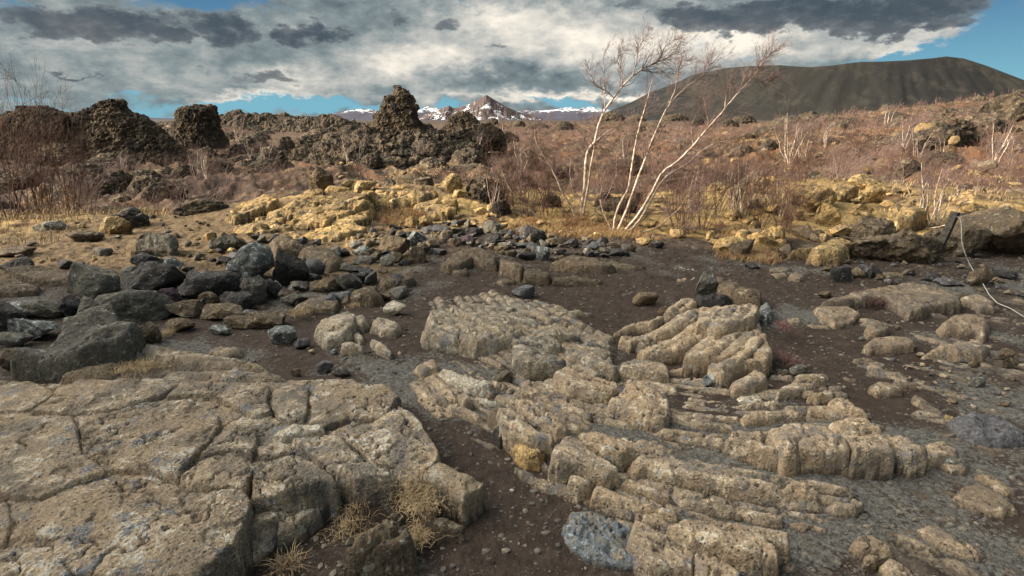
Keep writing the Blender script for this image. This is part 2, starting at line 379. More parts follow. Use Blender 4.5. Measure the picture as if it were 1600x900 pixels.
M['yellow'] = rock_mat('yellow_lichened_lava', (.36,.245,.105), (.13,.10,.062), (.44,.305,.135), (.52,.45,.32), .67, 36, .016, 1.8, (.04,.034,.026), lich2=(.085,.075,.055), l2f=.56, var=.18)
M['aa'] = rock_mat('rough_clinker_lava', (.095,.070,.046), (.042,.036,.031), (.14,.105,.066), (.22,.19,.13), .62, 10, .06, .55, (.018,.016,.016), lich2=(.028,.026,.027), l2f=.52, var=.3)
M['crag'] = rock_mat('crag_lava', (.090,.067,.046), (.040,.034,.030), (.135,.10,.066), (.22,.18,.12), .64, 7, .10, .45, (.02,.018,.017), lich2=(.03,.028,.028), l2f=.53, var=.12)

def ground_mat():
    m, t, b = new_mat('ground_soil')
    g = t.node('ShaderNodeNewGeometry'); v = g.outputs['Position']
    a = t.node('ShaderNodeAttribute', attribute_name='mix'); s = t.node('ShaderNodeSeparateColor'); t.l.new(a.outputs[0], s.inputs[0])
    grav, path, heath = s.outputs[0], s.outputs[1], s.outputs[2]
    nf = t.noise(v, 130, 3, .7); nm = t.noise(v, 14, 5, .65, .3); nb = t.noise(v, 1.7, 5, .6, .4); n4 = t.noise(v, 45, 4, .7)
    soil = t.mix(t.ramp(nm, .4, .65), (.034,.024,.019), (.054,.039,.031))
    soil = t.mix(t.math('MULTIPLY', t.ramp(nf, .66, .73), .35), soil, (.20,.17,.13))
    gv = t.mix(t.ramp(n4, .38, .62), (.050,.047,.044), (.125,.124,.118))
    gv = t.mix(t.ramp(nf, .56, .68), gv, (.23,.21,.175))
    gv = t.mix(t.math('MULTIPLY', t.ramp(nm, .52, .66), .6), gv, (.10,.085,.065))
    gm = t.ramp(t.math('ADD', grav, t.math('MULTIPLY', t.math('SUBTRACT', n4, .5), .9)), .42, .62)
    col = t.mix(gm, soil, gv)
    pth = t.mix(t.ramp(nm, .38, .62), (.085,.055,.032), (.17,.12,.065))
    pth = t.mix(t.ramp(nf, .6, .7), pth, (.26,.20,.12))
    col = t.mix(path, col, pth)
    # heath beyond the rim: moss, dead grass, brown dwarf birch litter and dark clinker
    h1 = t.noise(v, .35, 6, .65, .5); h2 = t.noise(v, 2.2, 6, .7, .4); h3 = t.noise(t.vmath('ADD', v, (40, 3, 9)), .12, 5, .6, .4)
    hc = t.mix(t.ramp(h2, .40, .60), (.055,.036,.028), (.135,.085,.045))
    hc = t.mix(t.ramp(h1, .52, .62), hc, (.20,.145,.075))
    hc = t.mix(t.math('MULTIPLY', t.ramp(t.noise(t.vmath('ADD', v, (3, 70, 1)), .8, 5, .65, .5), .50, .60), .7), hc, (.14,.062,.030))
    hc = t.mix(t.math('MULTIPLY', t.ramp(h3, .50, .62), .8), hc, (.085,.055,.045))
    hc = t.mix(t.ramp(t.math('ADD', h2, t.math('MULTIPLY', h1, .4)), .72, .80), hc, (.035,.03,.026))
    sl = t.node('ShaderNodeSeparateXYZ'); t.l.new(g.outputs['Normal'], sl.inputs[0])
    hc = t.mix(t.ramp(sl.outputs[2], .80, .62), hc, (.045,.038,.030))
    ln = t.vmath('LENGTH', v)
    hc = t.mix(t.math('MULTIPLY', t.ramp(ln, 15, 10.5), t.ramp(h2, .40, .56)), hc, (.33,.235,.10))
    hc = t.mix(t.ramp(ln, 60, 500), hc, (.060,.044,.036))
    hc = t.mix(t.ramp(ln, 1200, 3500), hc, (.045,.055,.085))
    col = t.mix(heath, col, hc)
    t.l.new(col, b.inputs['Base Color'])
    n = bump(t, b, nm, .03, .6)
    n = bump(t, b, n4, .010, .9, n)
    n = bump(t, b, nf, .004, 1, n)
    t.l.new(n, b.inputs['Normal'])
    return m
M['ground'] = ground_mat()
def plain(name, a, bb, scale=8, rough=.85, bd=.003, var=.0):
    m, t, b = new_mat(name); g = t.node('ShaderNodeNewGeometry')
    n = t.noise(g.outputs['Position'], scale, 4, .6, .3)
    col = t.mix(t.ramp(n, .38, .62), a, bb)
    if var:
        oi = t.node('ShaderNodeObjectInfo'); h = t.node('ShaderNodeHueSaturation')
        t.l.new(t.ramp(oi.outputs['Random'], 0, 1, 1-var, 1+var, smooth=False), h.inputs['Value']); t.l.new(col, h.inputs['Color']); col = h.outputs[0]
    t.l.new(col, b.inputs['Base Color']); b.inputs['Roughness'].default_value = rough
    t.l.new(bump(t, b, n, bd), b.inputs['Normal'])
    return m
M['birch'] = plain('white_birch_bark', (.62,.54,.46), (.30,.23,.18), 14, .7)
M['birch_limb'] = plain('birch_limb_bark', (.46,.38,.32), (.24,.16,.12), 14, .7)
M['twig'] = plain('red_brown_twig', (.085,.047,.040), (.135,.080,.062), 6, .8, var=.25)
M['twig_dark'] = plain('dark_twig', (.10,.065,.05), (.15,.09,.07), 6, .8)
M['twig_pale'] = plain('grey_mauve_twig', (.19,.135,.125), (.11,.08,.077), 3, .8, var=.2)
M['grass'] = plain('dry_grass_blades', (.42,.32,.19), (.25,.18,.11), 9, .9)
M['grass_red'] = plain('rusty_dry_grass', (.24,.135,.07), (.34,.24,.12), 5, .9)
M['heather'] = plain('wine_red_heather', (.12,.06,.06), (.19,.11,.10), 30, .9)
M['wood'] = plain('weathered_post_wood', (.040,.036,.032), (.085,.075,.065), 30, .9, .004)
M['rope'] = plain('white_rope_fibre', (.42,.41,.39), (.26,.25,.24), 120, .8)
M['gravel'] = plain('gravel_stone', (.075,.073,.070), (.185,.16,.13), 9, .9)
M['moss'] = plain('yellow_moss', (.30,.22,.07), (.19,.15,.06), 20, .95, .02)
def crater_mat():
    m, t, b = new_mat('crater_scree'); g = t.node('ShaderNodeNewGeometry'); v = g.outputs['Position']
    st = t.vmath('MULTIPLY', v, (.020, .020, .0035))
    n = t.noise(st, 1.0, 6, .6, .3); n2 = t.noise(v, .004, 4, .55, .4); n3 = t.noise(v, .05, 4, .7)
    col = t.mix(t.ramp(n2, .40, .62), (.013,.0135,.015), (.0225,.0215,.019))  # dark scree, darkened further and patched to stand in for cloud shadow
    col = t.mix(t.math('MULTIPLY', t.ramp(n, .48, .68), .6), col, (.044,.041,.033))
    col = t.mix(t.math('MULTIPLY', t.ramp(n3, .5, .7), .25), col, (.018,.018,.020))
    t.l.new(col, b.inputs['Base Color']); t.l.new(bump(t, b, n, 6, .7), b.inputs['Normal']); return m
M['crater'] = crater_mat()
def snow_mat(name, lo, hi, rockc, z0, z1, sc_=.0016, thr=.6, k_=.22):
    m, t, b = new_mat(name); g = t.node('ShaderNodeNewGeometry'); v = g.outputs['Position']
    s = t.node('ShaderNodeSeparateXYZ'); t.l.new(v, s.inputs[0])
    n = t.noise(t.vmath('MULTIPLY', v, (1, .6, .45)), sc_, 7, .66, .3)
    n2 = t.noise(v, sc_*4, 5, .6)
    col = t.mix(t.ramp(n2, .4, .6), lo, rockc)
    sn = t.ramp(t.math('ADD', n, t.math('MULTIPLY', t.ramp(s.outputs[2], z0, z1, 0, 1), k_)), thr, thr+.05)
    t.l.new(t.mix(sn, col, hi), b.inputs['Base Color']); return m
M['snow_far'] = snow_mat('patchy_snow_range', (.045,.05,.085), (.60,.64,.72), (.065,.06,.08), 60, 190, .0060, .77, .30)
M['snow_cone'] = snow_mat('snow_streaked_cone', (.060,.047,.050), (.60,.64,.72), (.095,.068,.064), 430, 250, .0075, .70, .17)

# ------------------------------------------------------------------ rocks
def ico(sub):
    import bmesh
    bm = bmesh.new(); bmesh.ops.create_icosphere(bm, subdivisions=sub, radius=1.0)
    v = np.array([x.co[:] for x in bm.verts], np.float32); f = np.array([[q.index for q in x.verts] for x in bm.faces], np.int32); bm.free(); return v, f
ICO = {k: ico(k) for k in (1, 2, 3, 4, 5, 6)}
def boulder(seed, dims, sub=4, facets=15, rough=.06, depth=.62, lump=0.0, flat=.0):
    """a chiselled stone: a sphere cut by random planes, then roughened; dims = half sizes"""
    rs = np.random.RandomState(seed); v, f = ICO[sub]; v = v.copy()
    w = fbm(v[:,0]*1.1+seed, v[:,1]*1.1, v[:,2]*1.1, 2); v *= (1 + .18*w)[:, None]
    for i in range(facets):
        n = rs.normal(size=3); n /= np.linalg.norm(n)
        h = rs.uniform(depth, .92)
        s = v @ n - h; k = s > 0
        v[k] -= np.outer(s[k]*.97, n)
    if flat:
        n = np.array([rs.uniform(-.15,.15), rs.uniform(-.25,.05), 1]); n /= np.linalg.norm(n)
        s = v @ n - flat; k = s > 0; v[k] -= np.outer(s[k]*.92, n)
    L = np.abs(v).max(0); v /= L
    nrm = v / np.linalg.norm(v, axis=1)[:, None]
    d = rough*(fbm(v[:,0]*2.6+seed*1.3, v[:,1]*2.6, v[:,2]*2.6, 5, .6)) + rough*.45*fbm(v[:,0]*7+seed, v[:,1]*7, v[:,2]*7, 3, .6, True)
    if lump:
        f1, f2 = worley(v[:,0]*2.6+seed, v[:,1]*2.6, v[:,2]*2.6); g1, g2 = worley(v[:,0]*6+seed, v[:,1]*6, v[:,2]*6)
        d = d + lump*1.1*(np.minimum(f2-f1, .4)-.2) + lump*.45*(np.minimum(g2-g1, .4)-.2)
        d = d + .6*lump*np.maximum(fbm(v[:,0]*1.9, v[:,1]*1.9+seed, v[:,2]*1.9, 3, .6, True), -.3) + lump*.5*fbm(v[:,0]*5, v[:,1]*5+seed, v[:,2]*5, 3, .6, True)
    v = v + nrm*d[:, None]
    return v*np.asarray(dims), f
def knob(seed, dims, sub=5):
    """rough clinker lump full of hollows"""
    return boulder(seed, dims, sub, 8, .12, .70, lump=.16)

_bid = [0]
def put_boulder(c, cx, cy, w, h, mat, label, Y=None, rz=None, sub=None, lump=0.0, facets=16, flat=0, name='boulder', cat='boulder', group=None, sink=.20, depthk=.60, rough=.06, extra=0.0):
    """a stone that fills the box (cx,cy,w,h) of crop c, standing on the ground where the foot of the box meets it"""
    _bid[0] += 1; seed = _bid[0]*7 + 3
    k = CR[c][2]; px, pyb = cp(c, cx, cy + h*.5); W = w/k; H = h/k
    if Y is None:
        p = hit(px, pyb)
    else: p = at_y(px, pyb, Y)
    dist = math.hypot(p[0], p[1]); sl_ = math.sqrt(dist*dist + (CAM_Z-p[2])**2)
    ang = math.atan2(CAM_Z - p[2], dist)
    Ww = W/F*sl_*.99; Hh = H/F*sl_
    a = Ww*.5; d = a*depthk
    # apparent height = 2*hz*cos(ang) ... + depth*sin(ang)
    hz = (Hh - 1.3*d*math.sin(ang)) / (2*math.cos(ang)); hz = max(hz, .42*Hh)
    if hz < .43*Hh: d = min(d, (Hh - .7*Hh*math.cos(ang))/(1.3*max(math.sin(ang), .05)))
    rs = random.Random(seed)
    sb = sub or (5 if W > 45 else 4 if W > 16 else 3)
    v, f = boulder(seed, (a, max(d, .3*a), hz*(1+sink)), sb, facets, rough, .44, 0.0, flat)
    s0 = (a*hz*max(d, .3*a))**(1/3)
    if not lump and sb >= 4: v = rubble(v*.96, f, [(s0*.8, s0*.07), (s0*.28, s0*.035), (s0*.1, s0*.014)])
    if lump:
        s0 = (a*hz*max(d, .3*a))**(1/3); v = rubble(v*.93, f, [(s0*.75, s0*lump*.9), (s0*.32, s0*lump*.55), (s0*.13, s0*lump*.22)])
    me = mesh(name, v, f, (M[mat],), True)
    y = p[1] + max(d, .3*a)*.72
    x = p[0]*y/max(p[1], .1)
    x = p[0] + (x - p[0])*.8
    z = p[2] + hz*(1-sink) + extra
    o = link(name, me, None, (x, y, z), label, cat, group)
    o.rotation_euler = (0, 0, rs.uniform(-.12, .12) if rz is None else rz)
    return o

def slab(name, polys_crop, pts, H, mat, parent=None, r=.024, n1=.08, st=0.0, ang=None, label=None, cat=None, edge=.010, tilt=(0, 0), res=None, warp=.014, fine=1.0, grow=.009, chips=.012, mound=0.0, pw=3.2, blocks=0.0, bcell=.3, persp=.5, rope=0.0, lam=.075, flow='arc', sinkz=0.0):
    """a bedrock plate: outline traced in a crop, raised H metres above the ground, flat on top with ragged edges"""
    c = polys_crop
    q = [cp(c, *p) for p in pts]
    ys = np.array([b for a, b in q]); u = (ys-ys.min())/max(1e-6, ys.max()-ys.min())
    g0 = np.array([hit(a, b, H*(.92 - persp*uu**2) - mound)[:2] for (a, b), uu in zip(q, u)])
    cx, cy = g0.mean(0)
    h = res or max(.0045, np.linalg.norm(g0, axis=1).min()*.0030)
    x0, y0 = g0.min(0) - .07; x1, y1 = g0.max(0) + .07
    while (x1-x0)*(y1-y0)/h/h > 300000: h *= 1.1
    X, Y = np.meshgrid(np.arange(x0, x1, h), np.arange(y0, y1, h))
    sd_ = sum(map(ord, name)) + len(pts)*13 + int(abs(cx)*97) + int(abs(cy)*31)
    wx = warp*fbm(X*6+sd_, Y*6, 3, 4, .62) ; wy = warp*fbm(X*6, Y*6+sd_, 11, 4, .62)
    d = sdf(X+wx, Y+wy, g0) + grow
    d = d + edge*fbm(X*18, Y*18, sd_, 4, .65)
    mx = float(d.max()); rr = min(r, mx*.7 + 1e-3)
    t = np.clip(d/rr, 0, 1)
    dome = np.clip(d/max(mx, .01), 0, 1)
    top = H*((1-(1-t)**pw)*.86 + .14*dome**.6)
    gz = zbase(X, Y) - mound*sstep(.02, .16, sdf(X, Y, SLAB_MOUND)) if mound else zbase(X, Y)
    low = fbm(X*1.7+sd_, Y*1.7, 1, 3)
    f1_, f2_ = worley(X/.16, Y/.16, sd_*.31); m_ = np.clip(d/.02, 0, 1)
    m = np.clip(d/.02, 0, 1)
    z = gz + top*(1 + n1*1.6*low) + (tilt[0]*(X-cx) + tilt[1]*(Y-cy))
    z = z + m*fine*(.012*fbm(X*8, Y*8, sd_, 5, .66) + .005*fbm(X*30, Y*30, sd_, 3, .65, True) + .0045*fbm(X*75, Y*75, sd_, 2, .7))
    ck = np.abs(fbm(X*2.6+sd_, Y*2.6, sd_*.3, 5, .62)); z = z - m*.018*np.exp(-(ck/.018)**2)*(fbm(X*1.3, Y*1.3, sd_, 2) > -.1)
    if st:
        if ang is None:
            u_, s_, vt = np.linalg.svd(g0 - g0.mean(0), full_matrices=False); ax = vt[0]
        else: ax = np.array([math.cos(ang), math.sin(ang)])
        U = X*ax[0] + Y*ax[1]; V = -X*ax[1] + Y*ax[0]
        bend = .06*fbm(U*1.3, V*1.3, 4, 2)
        z = z + m*st*(fbm(U*1.6, (V+bend)*17, sd_, 3, .6, True)) + m*st*.4*fbm(U*5, (V+bend)*45, sd_, 2, .6)
    if rope:
        if flow == 'arc': A_ = np.hypot((X-2.1), (Y-5.4)); B_ = np.arctan2(X-2.1, 5.4-Y)*2.8
        else: A_ = -X*math.sin(flow) + Y*math.cos(flow); B_ = X*math.cos(flow) + Y*math.sin(flow)
        ph = A_/lam + 1.1*fbm(A_*.9, B_*.8, 3, 3) + .16*fbm(A_*5, B_*2.5, 6, 3)
        k_ = np.floor(ph); fr = ph - k_; ra_ = pn(k_*3.7+.5, B_*.9, 1)*1.5
        rp = np.sqrt(np.clip(1-(2*fr-1)**2, 0, 1))**.8
        sg = B_*2.2 + pn(k_*1.9+.3, B_*.5, 9)*3; brk = np.abs(sg-np.round(sg)); 
        z = z + m*rope*((rp-.6)*(1+.8*ra_) + .9*ra_ - .9*np.exp(-(brk/.035)**2)) - sinkz - (.035*sstep(.02, .22, fbm(X*2.1+3, Y*2.6, 4, 3)) if sinkz else 0)
    if chips:
        ch = fbm(X*4.1, Y*4.1, sd_+5, 4, .65)
        z = z - m*chips*sstep(.12, .2, ch) - m*chips*.8*sstep(.3, .34, ch)
    if blocks:
        f1, f2 = worley(X/bcell, Y/bcell*1.5, sd_*.37); z = z + m*blocks*(np.minimum(f2-f1, .35)/.35 - .6) + m*blocks*.8*pn(np.floor(0*X)+sd_*.1+f1*0+X/bcell*.7, Y/bcell*.7, 2)
    def blur(a, k):
        for ax in (0, 1):
            c = np.cumsum(np.pad(a, [(k+1, k) if i == ax else (0, 0) for i in (0, 1)], mode='edge'), axis=ax)
            a = (np.take(c, np.arange(2*k+1, c.shape[ax]), ax) - np.take(c, np.arange(0, c.shape[ax]-2*k-1), ax))/(2*k+1)
        return a
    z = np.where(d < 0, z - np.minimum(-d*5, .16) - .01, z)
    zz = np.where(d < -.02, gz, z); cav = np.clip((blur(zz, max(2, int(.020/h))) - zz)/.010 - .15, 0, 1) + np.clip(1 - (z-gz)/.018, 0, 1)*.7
    keep = d > -.035
    sidem = (1-np.clip(d/(rr*1.6), 0, 1))
    X2 = X + sidem*.014*fbm(X*11, Y*11, z*22+sd_, 3, .6); Y2 = Y + sidem*.014*fbm(X*11+9, Y*11, z*22+sd_, 3, .6)
    ny, nx = X.shape
    idx = np.arange(nx*ny).reshape(ny, nx)
    cell = keep[:-1,:-1] & keep[1:,:-1] & keep[:-1,1:] & keep[1:,1:]
    F4 = np.stack([idx[:-1,:-1][cell], idx[:-1,1:][cell], idx[1:,1:][cell], idx[1:,:-1][cell]], 1)
    used = np.unique(F4); remap = np.full(nx*ny, -1, np.int64); remap[used] = np.arange(len(used))
    V3 = np.stack([X2.ravel()[used], Y2.ravel()[used], z.ravel()[used]], 1)
    org = np.array([cx, cy, float(zbase(cx, cy))])
    if parent is not None: org = np.array(parent.location)
    me = mesh(name, V3 - org, remap[F4], (M[mat],), True)
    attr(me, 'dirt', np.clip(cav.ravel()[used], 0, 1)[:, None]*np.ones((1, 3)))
    return link(name, me, parent, None if parent is not None else tuple(org), label, cat)
# ------------------------------------------------------------------ ground sheet (one mesh, out to the horizon)
def build_ground():
    r = np.concatenate([np.linspace(.35, 1.2, 40, endpoint=False), np.geomspace(1.2, 11, 620, endpoint=False), np.geomspace(11, 160, 420, endpoint=False), np.geomspace(160, 30000, 150)])
    a = np.concatenate([np.linspace(-180, -56, 60, endpoint=False), np.linspace(-56, 56, 1150, endpoint=False), np.linspace(56, 180, 60, endpoint=False)])
    A, Rr = np.meshgrid(np.radians(a), r)
    X = Rr*np.sin(A); Y = Rr*np.cos(A)
    Z = zf(X, Y)
    nr, na = X.shape
    near = (Rr < 12)
    Z = Z + np.where(near, .004*fbm(X*45, Y*45, 0, 2, .6), 0)
    # gravel patches, footpath and heath
    g = .35 + .9*fbm(X*1.3, Y*1.3, 3, 4, .6)
    for (px, py, sx, sy, w) in [(760,620,.35,.25,.5),(900,640,.4,.3,.5),(1050,700,.6,.3,.5),(1130,760,.6,.3,.5),(700,600,.3,.2,.4),(1250,820,.7,.25,.45),(1330,690,.5,.3,.4),(960,590,.3,.3,.4),
                            (800,720,.12,.25,-.6),(900,460,.7,.7,-.8),(1330,600,.3,.5,-.6),(760,850,.2,.2,-.9),(1300,560,.4,.5,-.5),(560,600,.4,.3,.2),(1450,620,.6,.4,.2),(1550,560,.5,.5,.1),(640,520,.4,.5,-.2),(830,850,.15,.2,-.7),(1480,700,.4,.2,.2)]:
        p = at_z(px, py); g = g + w*gauss(X, Y, p[0], p[1], sx, sy)
    edge = 7.1 + .25*fbm(X*.8, Y*.8, 6, 3) + .25*gauss(X, Y, 0, 7, 2.5, 9)
    # the rim: soil this side, heath beyond; the sandy path on the left runs through to the drop
    heath = sstep(-.25, .35, Y - edge - .25*fbm(X*2, Y*2, 8, 3))
    heath = np.maximum(heath, sstep(9.6, 10.4, Y))
    pth = sstep(4.9, 5.6, Y + .4*fbm(X*1.1, Y*1.1, 2, 3)) * (1-sstep(9.2, 10.0, Y + .5*fbm(X, Y, 5, 2))) * sstep(-.8, -1.6, X) 
    heath = heath*(1-pth*sstep(-7.8+.5, -6.8+.5, X + .6*fbm(X, Y, 9, 3)))
    heath = np.maximum(heath, sstep(-6.2, -7.4, X)*sstep(7.0, 8.0, Y))
    idx = np.arange(nr*na).reshape(nr, na)
    nx_ = np.roll(idx, -1, 1)
    Fq = np.stack([idx[:-1].ravel(), idx[1:].ravel(), nx_[1:].ravel(), nx_[:-1].ravel()], 1)[:, ::-1]
    V = np.stack([X.ravel(), Y.ravel(), Z.ravel()], 1)
    c0 = len(V); V = np.vstack([V, [[0, 0, float(zf1(.01, .01))]]])
    cap = np.stack([np.full(na, c0), idx[0], nx_[0], nx_[0]], 1)
    me = mesh('ground', V, Fq, (M['ground'],), True)
    mx = np.stack([g.ravel(), pth.ravel(), heath.ravel()], 1); mx = np.vstack([np.clip(mx, 0, 1), [[.3, 0, 0]]])
    attr(me, 'mix', mx)
    link('ground', me, kind='structure')
build_ground()

# ------------------------------------------------------------------ ridge: a long landform with a traced skyline
def ridge(name, prof, Y, depth, base, mat, nz=60, nx=400, amp=0.0, freq=.1, front=None, gull=0.0, gfreq=0.0, power=1.0, smooth=True, yfun=None, kind=None, label=None, cat=None, ramp_=False, group=None, jag=0.0, cells=None):
    pr = np.array([at_y(px, py, Y) for px, py in prof])
    xs = np.linspace(pr[0, 0], pr[-1, 0], nx); top = np.interp(xs, pr[:, 0], pr[:, 2])
    if not jag: 
        k = max(3, nx//90); ker = np.ones(k)/k; top = np.convolve(np.pad(top, k, mode='edge'), ker, 'same')[k:-k]
    v = np.linspace(0, 1, nz)                 # 0 front foot ... 0.5 crest ... 1 back foot
    Xg, Vg = np.meshgrid(xs, v); T = np.broadcast_to(top, Xg.shape)
    s = np.abs(Vg*2-1); bell = (1 - s**power) if power != 1 else 1 - s
    bell = np.clip(bell, 0, 1)
    Yg = Y + (Vg-.5)*2*depth*np.where(Vg < .5, 1, 1)
    fz = amp*fbm(Xg*freq, Yg*freq, 3, 6, .6, True)
    if gull: fz = fz - gull*np.maximum(fbm(Xg*gfreq, Yg*gfreq*.12, 8, 5, .6, True), -.2)*4*bell*(1-bell)
    Z = base + (T-base)*bell + fz*np.minimum(1, bell*3)*(1 - .8*(bell > .97)*(not jag))
    Yo = Yg + amp*1.2*fbm(Xg*freq*1.4, Z*freq*1.4, 5, 4, .6)
    V = np.stack([Xg.ravel(), Yo.ravel(), Z.ravel()], 1)
    idx = np.arange(nx*nz).reshape(nz, nx)
    Fq = np.stack([idx[:-1,:-1].ravel(), idx[:-1,1:].ravel(), idx[1:,1:].ravel(), idx[1:,:-1].ravel()], 1)
    if cells: V = rubble(V, Fq, cells)
    o = np.array([xs.mean(), Y, base])
    return link(name, mesh(name, V-o, Fq, (M[mat],), smooth), None, tuple(o), label, cat, group, kind)

# the flat-topped crater behind the lava field
def crater():
    Y = 2100.; cx = at_y(1405, 150, Y)[0]
    prof = [(880,194),(930,182),(985,160),(1035,135),(1085,116),(1135,106),(1170,103),(1220,102),(1265,105),(1300,102),(1340,97),(1380,96),(1420,94),(1455,91),(1478,88),(1505,91),(1540,102),(1600,125),(1680,155),(1760,178),(1810,190)]
    pr = np.array([at_y(px, py, Y) for px, py in prof])
    th = np.linspace(0, 2*math.pi, 720, endpoint=False); s = np.linspace(0, 1, 110)
    TH_, S = np.meshgrid(th, s)
    Rb = .5*(pr[-1,0]-pr[0,0]); rx0 = .5*(pr[0,0]+pr[-1,0]); Rt = Rb*.58
    # radius from foot to rim, then down into the bowl
    rad = np.where(S < .6, Rb + (Rt-Rb)*(S/.6), Rt*(1-(S-.6)/.4*.7))
    X = rx0 + rad*np.cos(TH_); Yy = Y + rad*.62*np.sin(TH_)
    rimh = np.interp(rx0 + Rt*np.cos(th)*1.0, pr[:,0], pr[:,2]); rimh = np.maximum(rimh, 120)
    skyl = np.interp(X, pr[:,0], pr[:,2])*(Yy/Y)**.15
    up = np.clip(S/.6, 0, 1)
    Z = -5 + (np.broadcast_to(rimh, X.shape)+5)*(up**1.12)*(.97+.03*np.sin(TH_*2)) - np.where(S > .6, (S-.6)/.4*110, 0)
    sk_side = CAM_Z + (np.interp(X*Y/Yy, pr[:,0], pr[:,2]) - CAM_Z)*Yy/Y
    Z = np.where(S <= .6, np.minimum(Z, sk_side*1.005), np.minimum(Z, sk_side))
    Z = np.where((np.abs(S-.6) < .03) & (np.sin(TH_) < .2), sk_side*(1-np.abs(S-.6)*.4), Z)
    gl = fbm(np.cos(TH_)*9, np.sin(TH_)*9, S*.8, 5, .6, True)
    gl2 = fbm(np.cos(TH_)*30, np.sin(TH_)*30, S*1.2, 4, .6, True)
    Z = Z - (8*np.maximum(gl, -.2) + 2.5*np.maximum(gl2, -.2))*np.clip(4*up*(1-up), 0, 1)*(S < .6)
    V = np.stack([X.ravel(), Yy.ravel(), Z.ravel()], 1); ns, nt = X.shape
    idx = np.arange(ns*nt).reshape(ns, nt); n2 = np.roll(idx, -1, 1)
    Fq = np.stack([idx[:-1].ravel(), n2[:-1].ravel(), n2[1:].ravel(), idx[1:].ravel()], 1)
    o = np.array([rx0, Y, 0])
    link('crater_hill', mesh('crater_hill', V-o, Fq, (M['crater'],), True), None, tuple(o), kind='structure')
crater()
# snow mountains
ridge('mountain_range', [(180,189),(205,187),(235,186),(262,187),(285,188),(340,189),(430,189),(500,187),(525,181),(545,174),(560,171),(580,172),(596,175),(620,172),(655,173),(668,168),(685,171),(695,173),(720,175),(770,176),(800,176),(822,174),(850,173),(870,171),(890,168),(905,171),(925,168),(950,174),(1000,180),(1080,186),(1300,188)],
      14000, 2500, -40, 'snow_far', 50, 900, 45, .0011, kind='structure', jag=1)
ridge('mountain', [(655,186),(668,177),(684,172),(695,167),(702,165),(708,169),(716,168),(728,165),(738,160),(746,156),(753,152),(760,148),(767,152),(776,158),(788,165),(800,171),(815,177),(840,184),(850,187)],
      11500, 1300, -60, 'snow_cone', 120, 400, 8, .004, kind='structure', jag=1, gull=60, gfreq=.006)

# ------------------------------------------------------------------ crags: standing rocks with a traced silhouette
def crag(name, c, rows, mat, label, Y=None, depthk=.8, amp=.10, freq=1.0, nth=260, nh=200, cat='rock', group=None, base_z=None, parent=None, power=2.4, foot=.35, seed=1, cells=None):
    """rows: (y, xleft, xright) in the crop, from the foot up to the top"""
    k = CR[c][2]; R_ = [(cp(c, xl, y), cp(c, xr, y)) for y, xl, xr in rows]
    if Y is None:
        p = hit(*((R_[0][0][0]+R_[0][1][0])/2, R_[0][0][1])); Y = p[1]
    wl = np.array([at_y(*a, Y) for a, b in R_]); wr = np.array([at_y(*b, Y) for a, b in R_])
    H = wl[:, 2]; zmin = H[0]-foot; zs = np.linspace(0, 1, nh)
    Hs = H[0] + (H[-1]-H[0])*zs
    L = np.interp(Hs, H, wl[:, 0]); Rr = np.interp(Hs, H, wr[:, 0])
    cx = (L+Rr)/2; hw = np.maximum((Rr-L)/2, .001)
    th = np.linspace(0, 2*math.pi, nth, endpoint=False)
    TH_, HH = np.meshgrid(th, np.arange(nh))
    c_, s_ = np.cos(TH_), np.sin(TH_)
    sq = (np.abs(c_)**power + np.abs(s_)**power)**(-1/power)
    W = hw[HH]; x = cx[HH] + W*c_*sq; dmax = hw.max()
    y = Y + np.minimum(W*depthk, dmax)*s_*sq
    z = Hs[HH].copy()
    sc_ = (H[-1]-H[0])
    lat = np.minimum(1, W/(.12*sc_))
    n = fbm(x*freq, y*freq, z*freq*1.15+seed, 6, .62, True) + .6*fbm(x*freq*.35, y*freq*.35, z*freq*.35+seed, 2)
    n2 = fbm(x*freq*1.3+9, y*freq*1.3, z*freq*4+seed, 3, .6)      # horizontal bedding
    dd = amp*sc_*(.45*n + .35*n2)*lat
    x = x + c_*dd; y = y + s_*dd; z = z + .5*amp*sc_*fbm(x*freq*1.2, y*freq*1.2, z*freq+seed*2, 4, .6)*sstep(0, .15, zs)[HH]
    V = np.stack([x.ravel(), y.ravel(), z.ravel()], 1)
    idx = np.arange(nh*nth).reshape(nh, nth); n_ = np.roll(idx, -1, 1)
    Fq = np.stack([idx[:-1].ravel(), n_[:-1].ravel(), n_[1:].ravel(), idx[1:].ravel()], 1)
    w_ = np.minimum(1, sstep(0, 1, lat)).ravel()
    V = rubble(V, Fq, cells or [(sc_*.30, sc_*.034), (sc_*.16, sc_*.026), (sc_*.085, sc_*.034), (sc_*.035, sc_*.017)], w_, 1.2)
    # cap
    ctr = V[idx[-1]].mean(0) + [0, 0, .01*sc_]; V = np.vstack([V, [ctr]])
    cap = np.stack([idx[-1], n_[-1], np.full(nth, len(V)-1)], 1)
    skirt = V[idx[0]] + [0, 0, -foot*sc_*.6]; b0 = len(V); V = np.vstack([V, skirt]); si = np.arange(nth)+b0
    sk = np.stack([si, np.roll(si, -1), n_[0], idx[0]], 1)
    faces = np.concatenate([Fq, sk]).tolist() + cap.tolist()
    o = np.array([cx[0], Y, H[0]])
    return link(name, mesh(name, V-o, faces, (M[mat],), True), parent, tuple(o if parent is None else o-np.array(parent.location)), label, cat, group)

YT = 42.
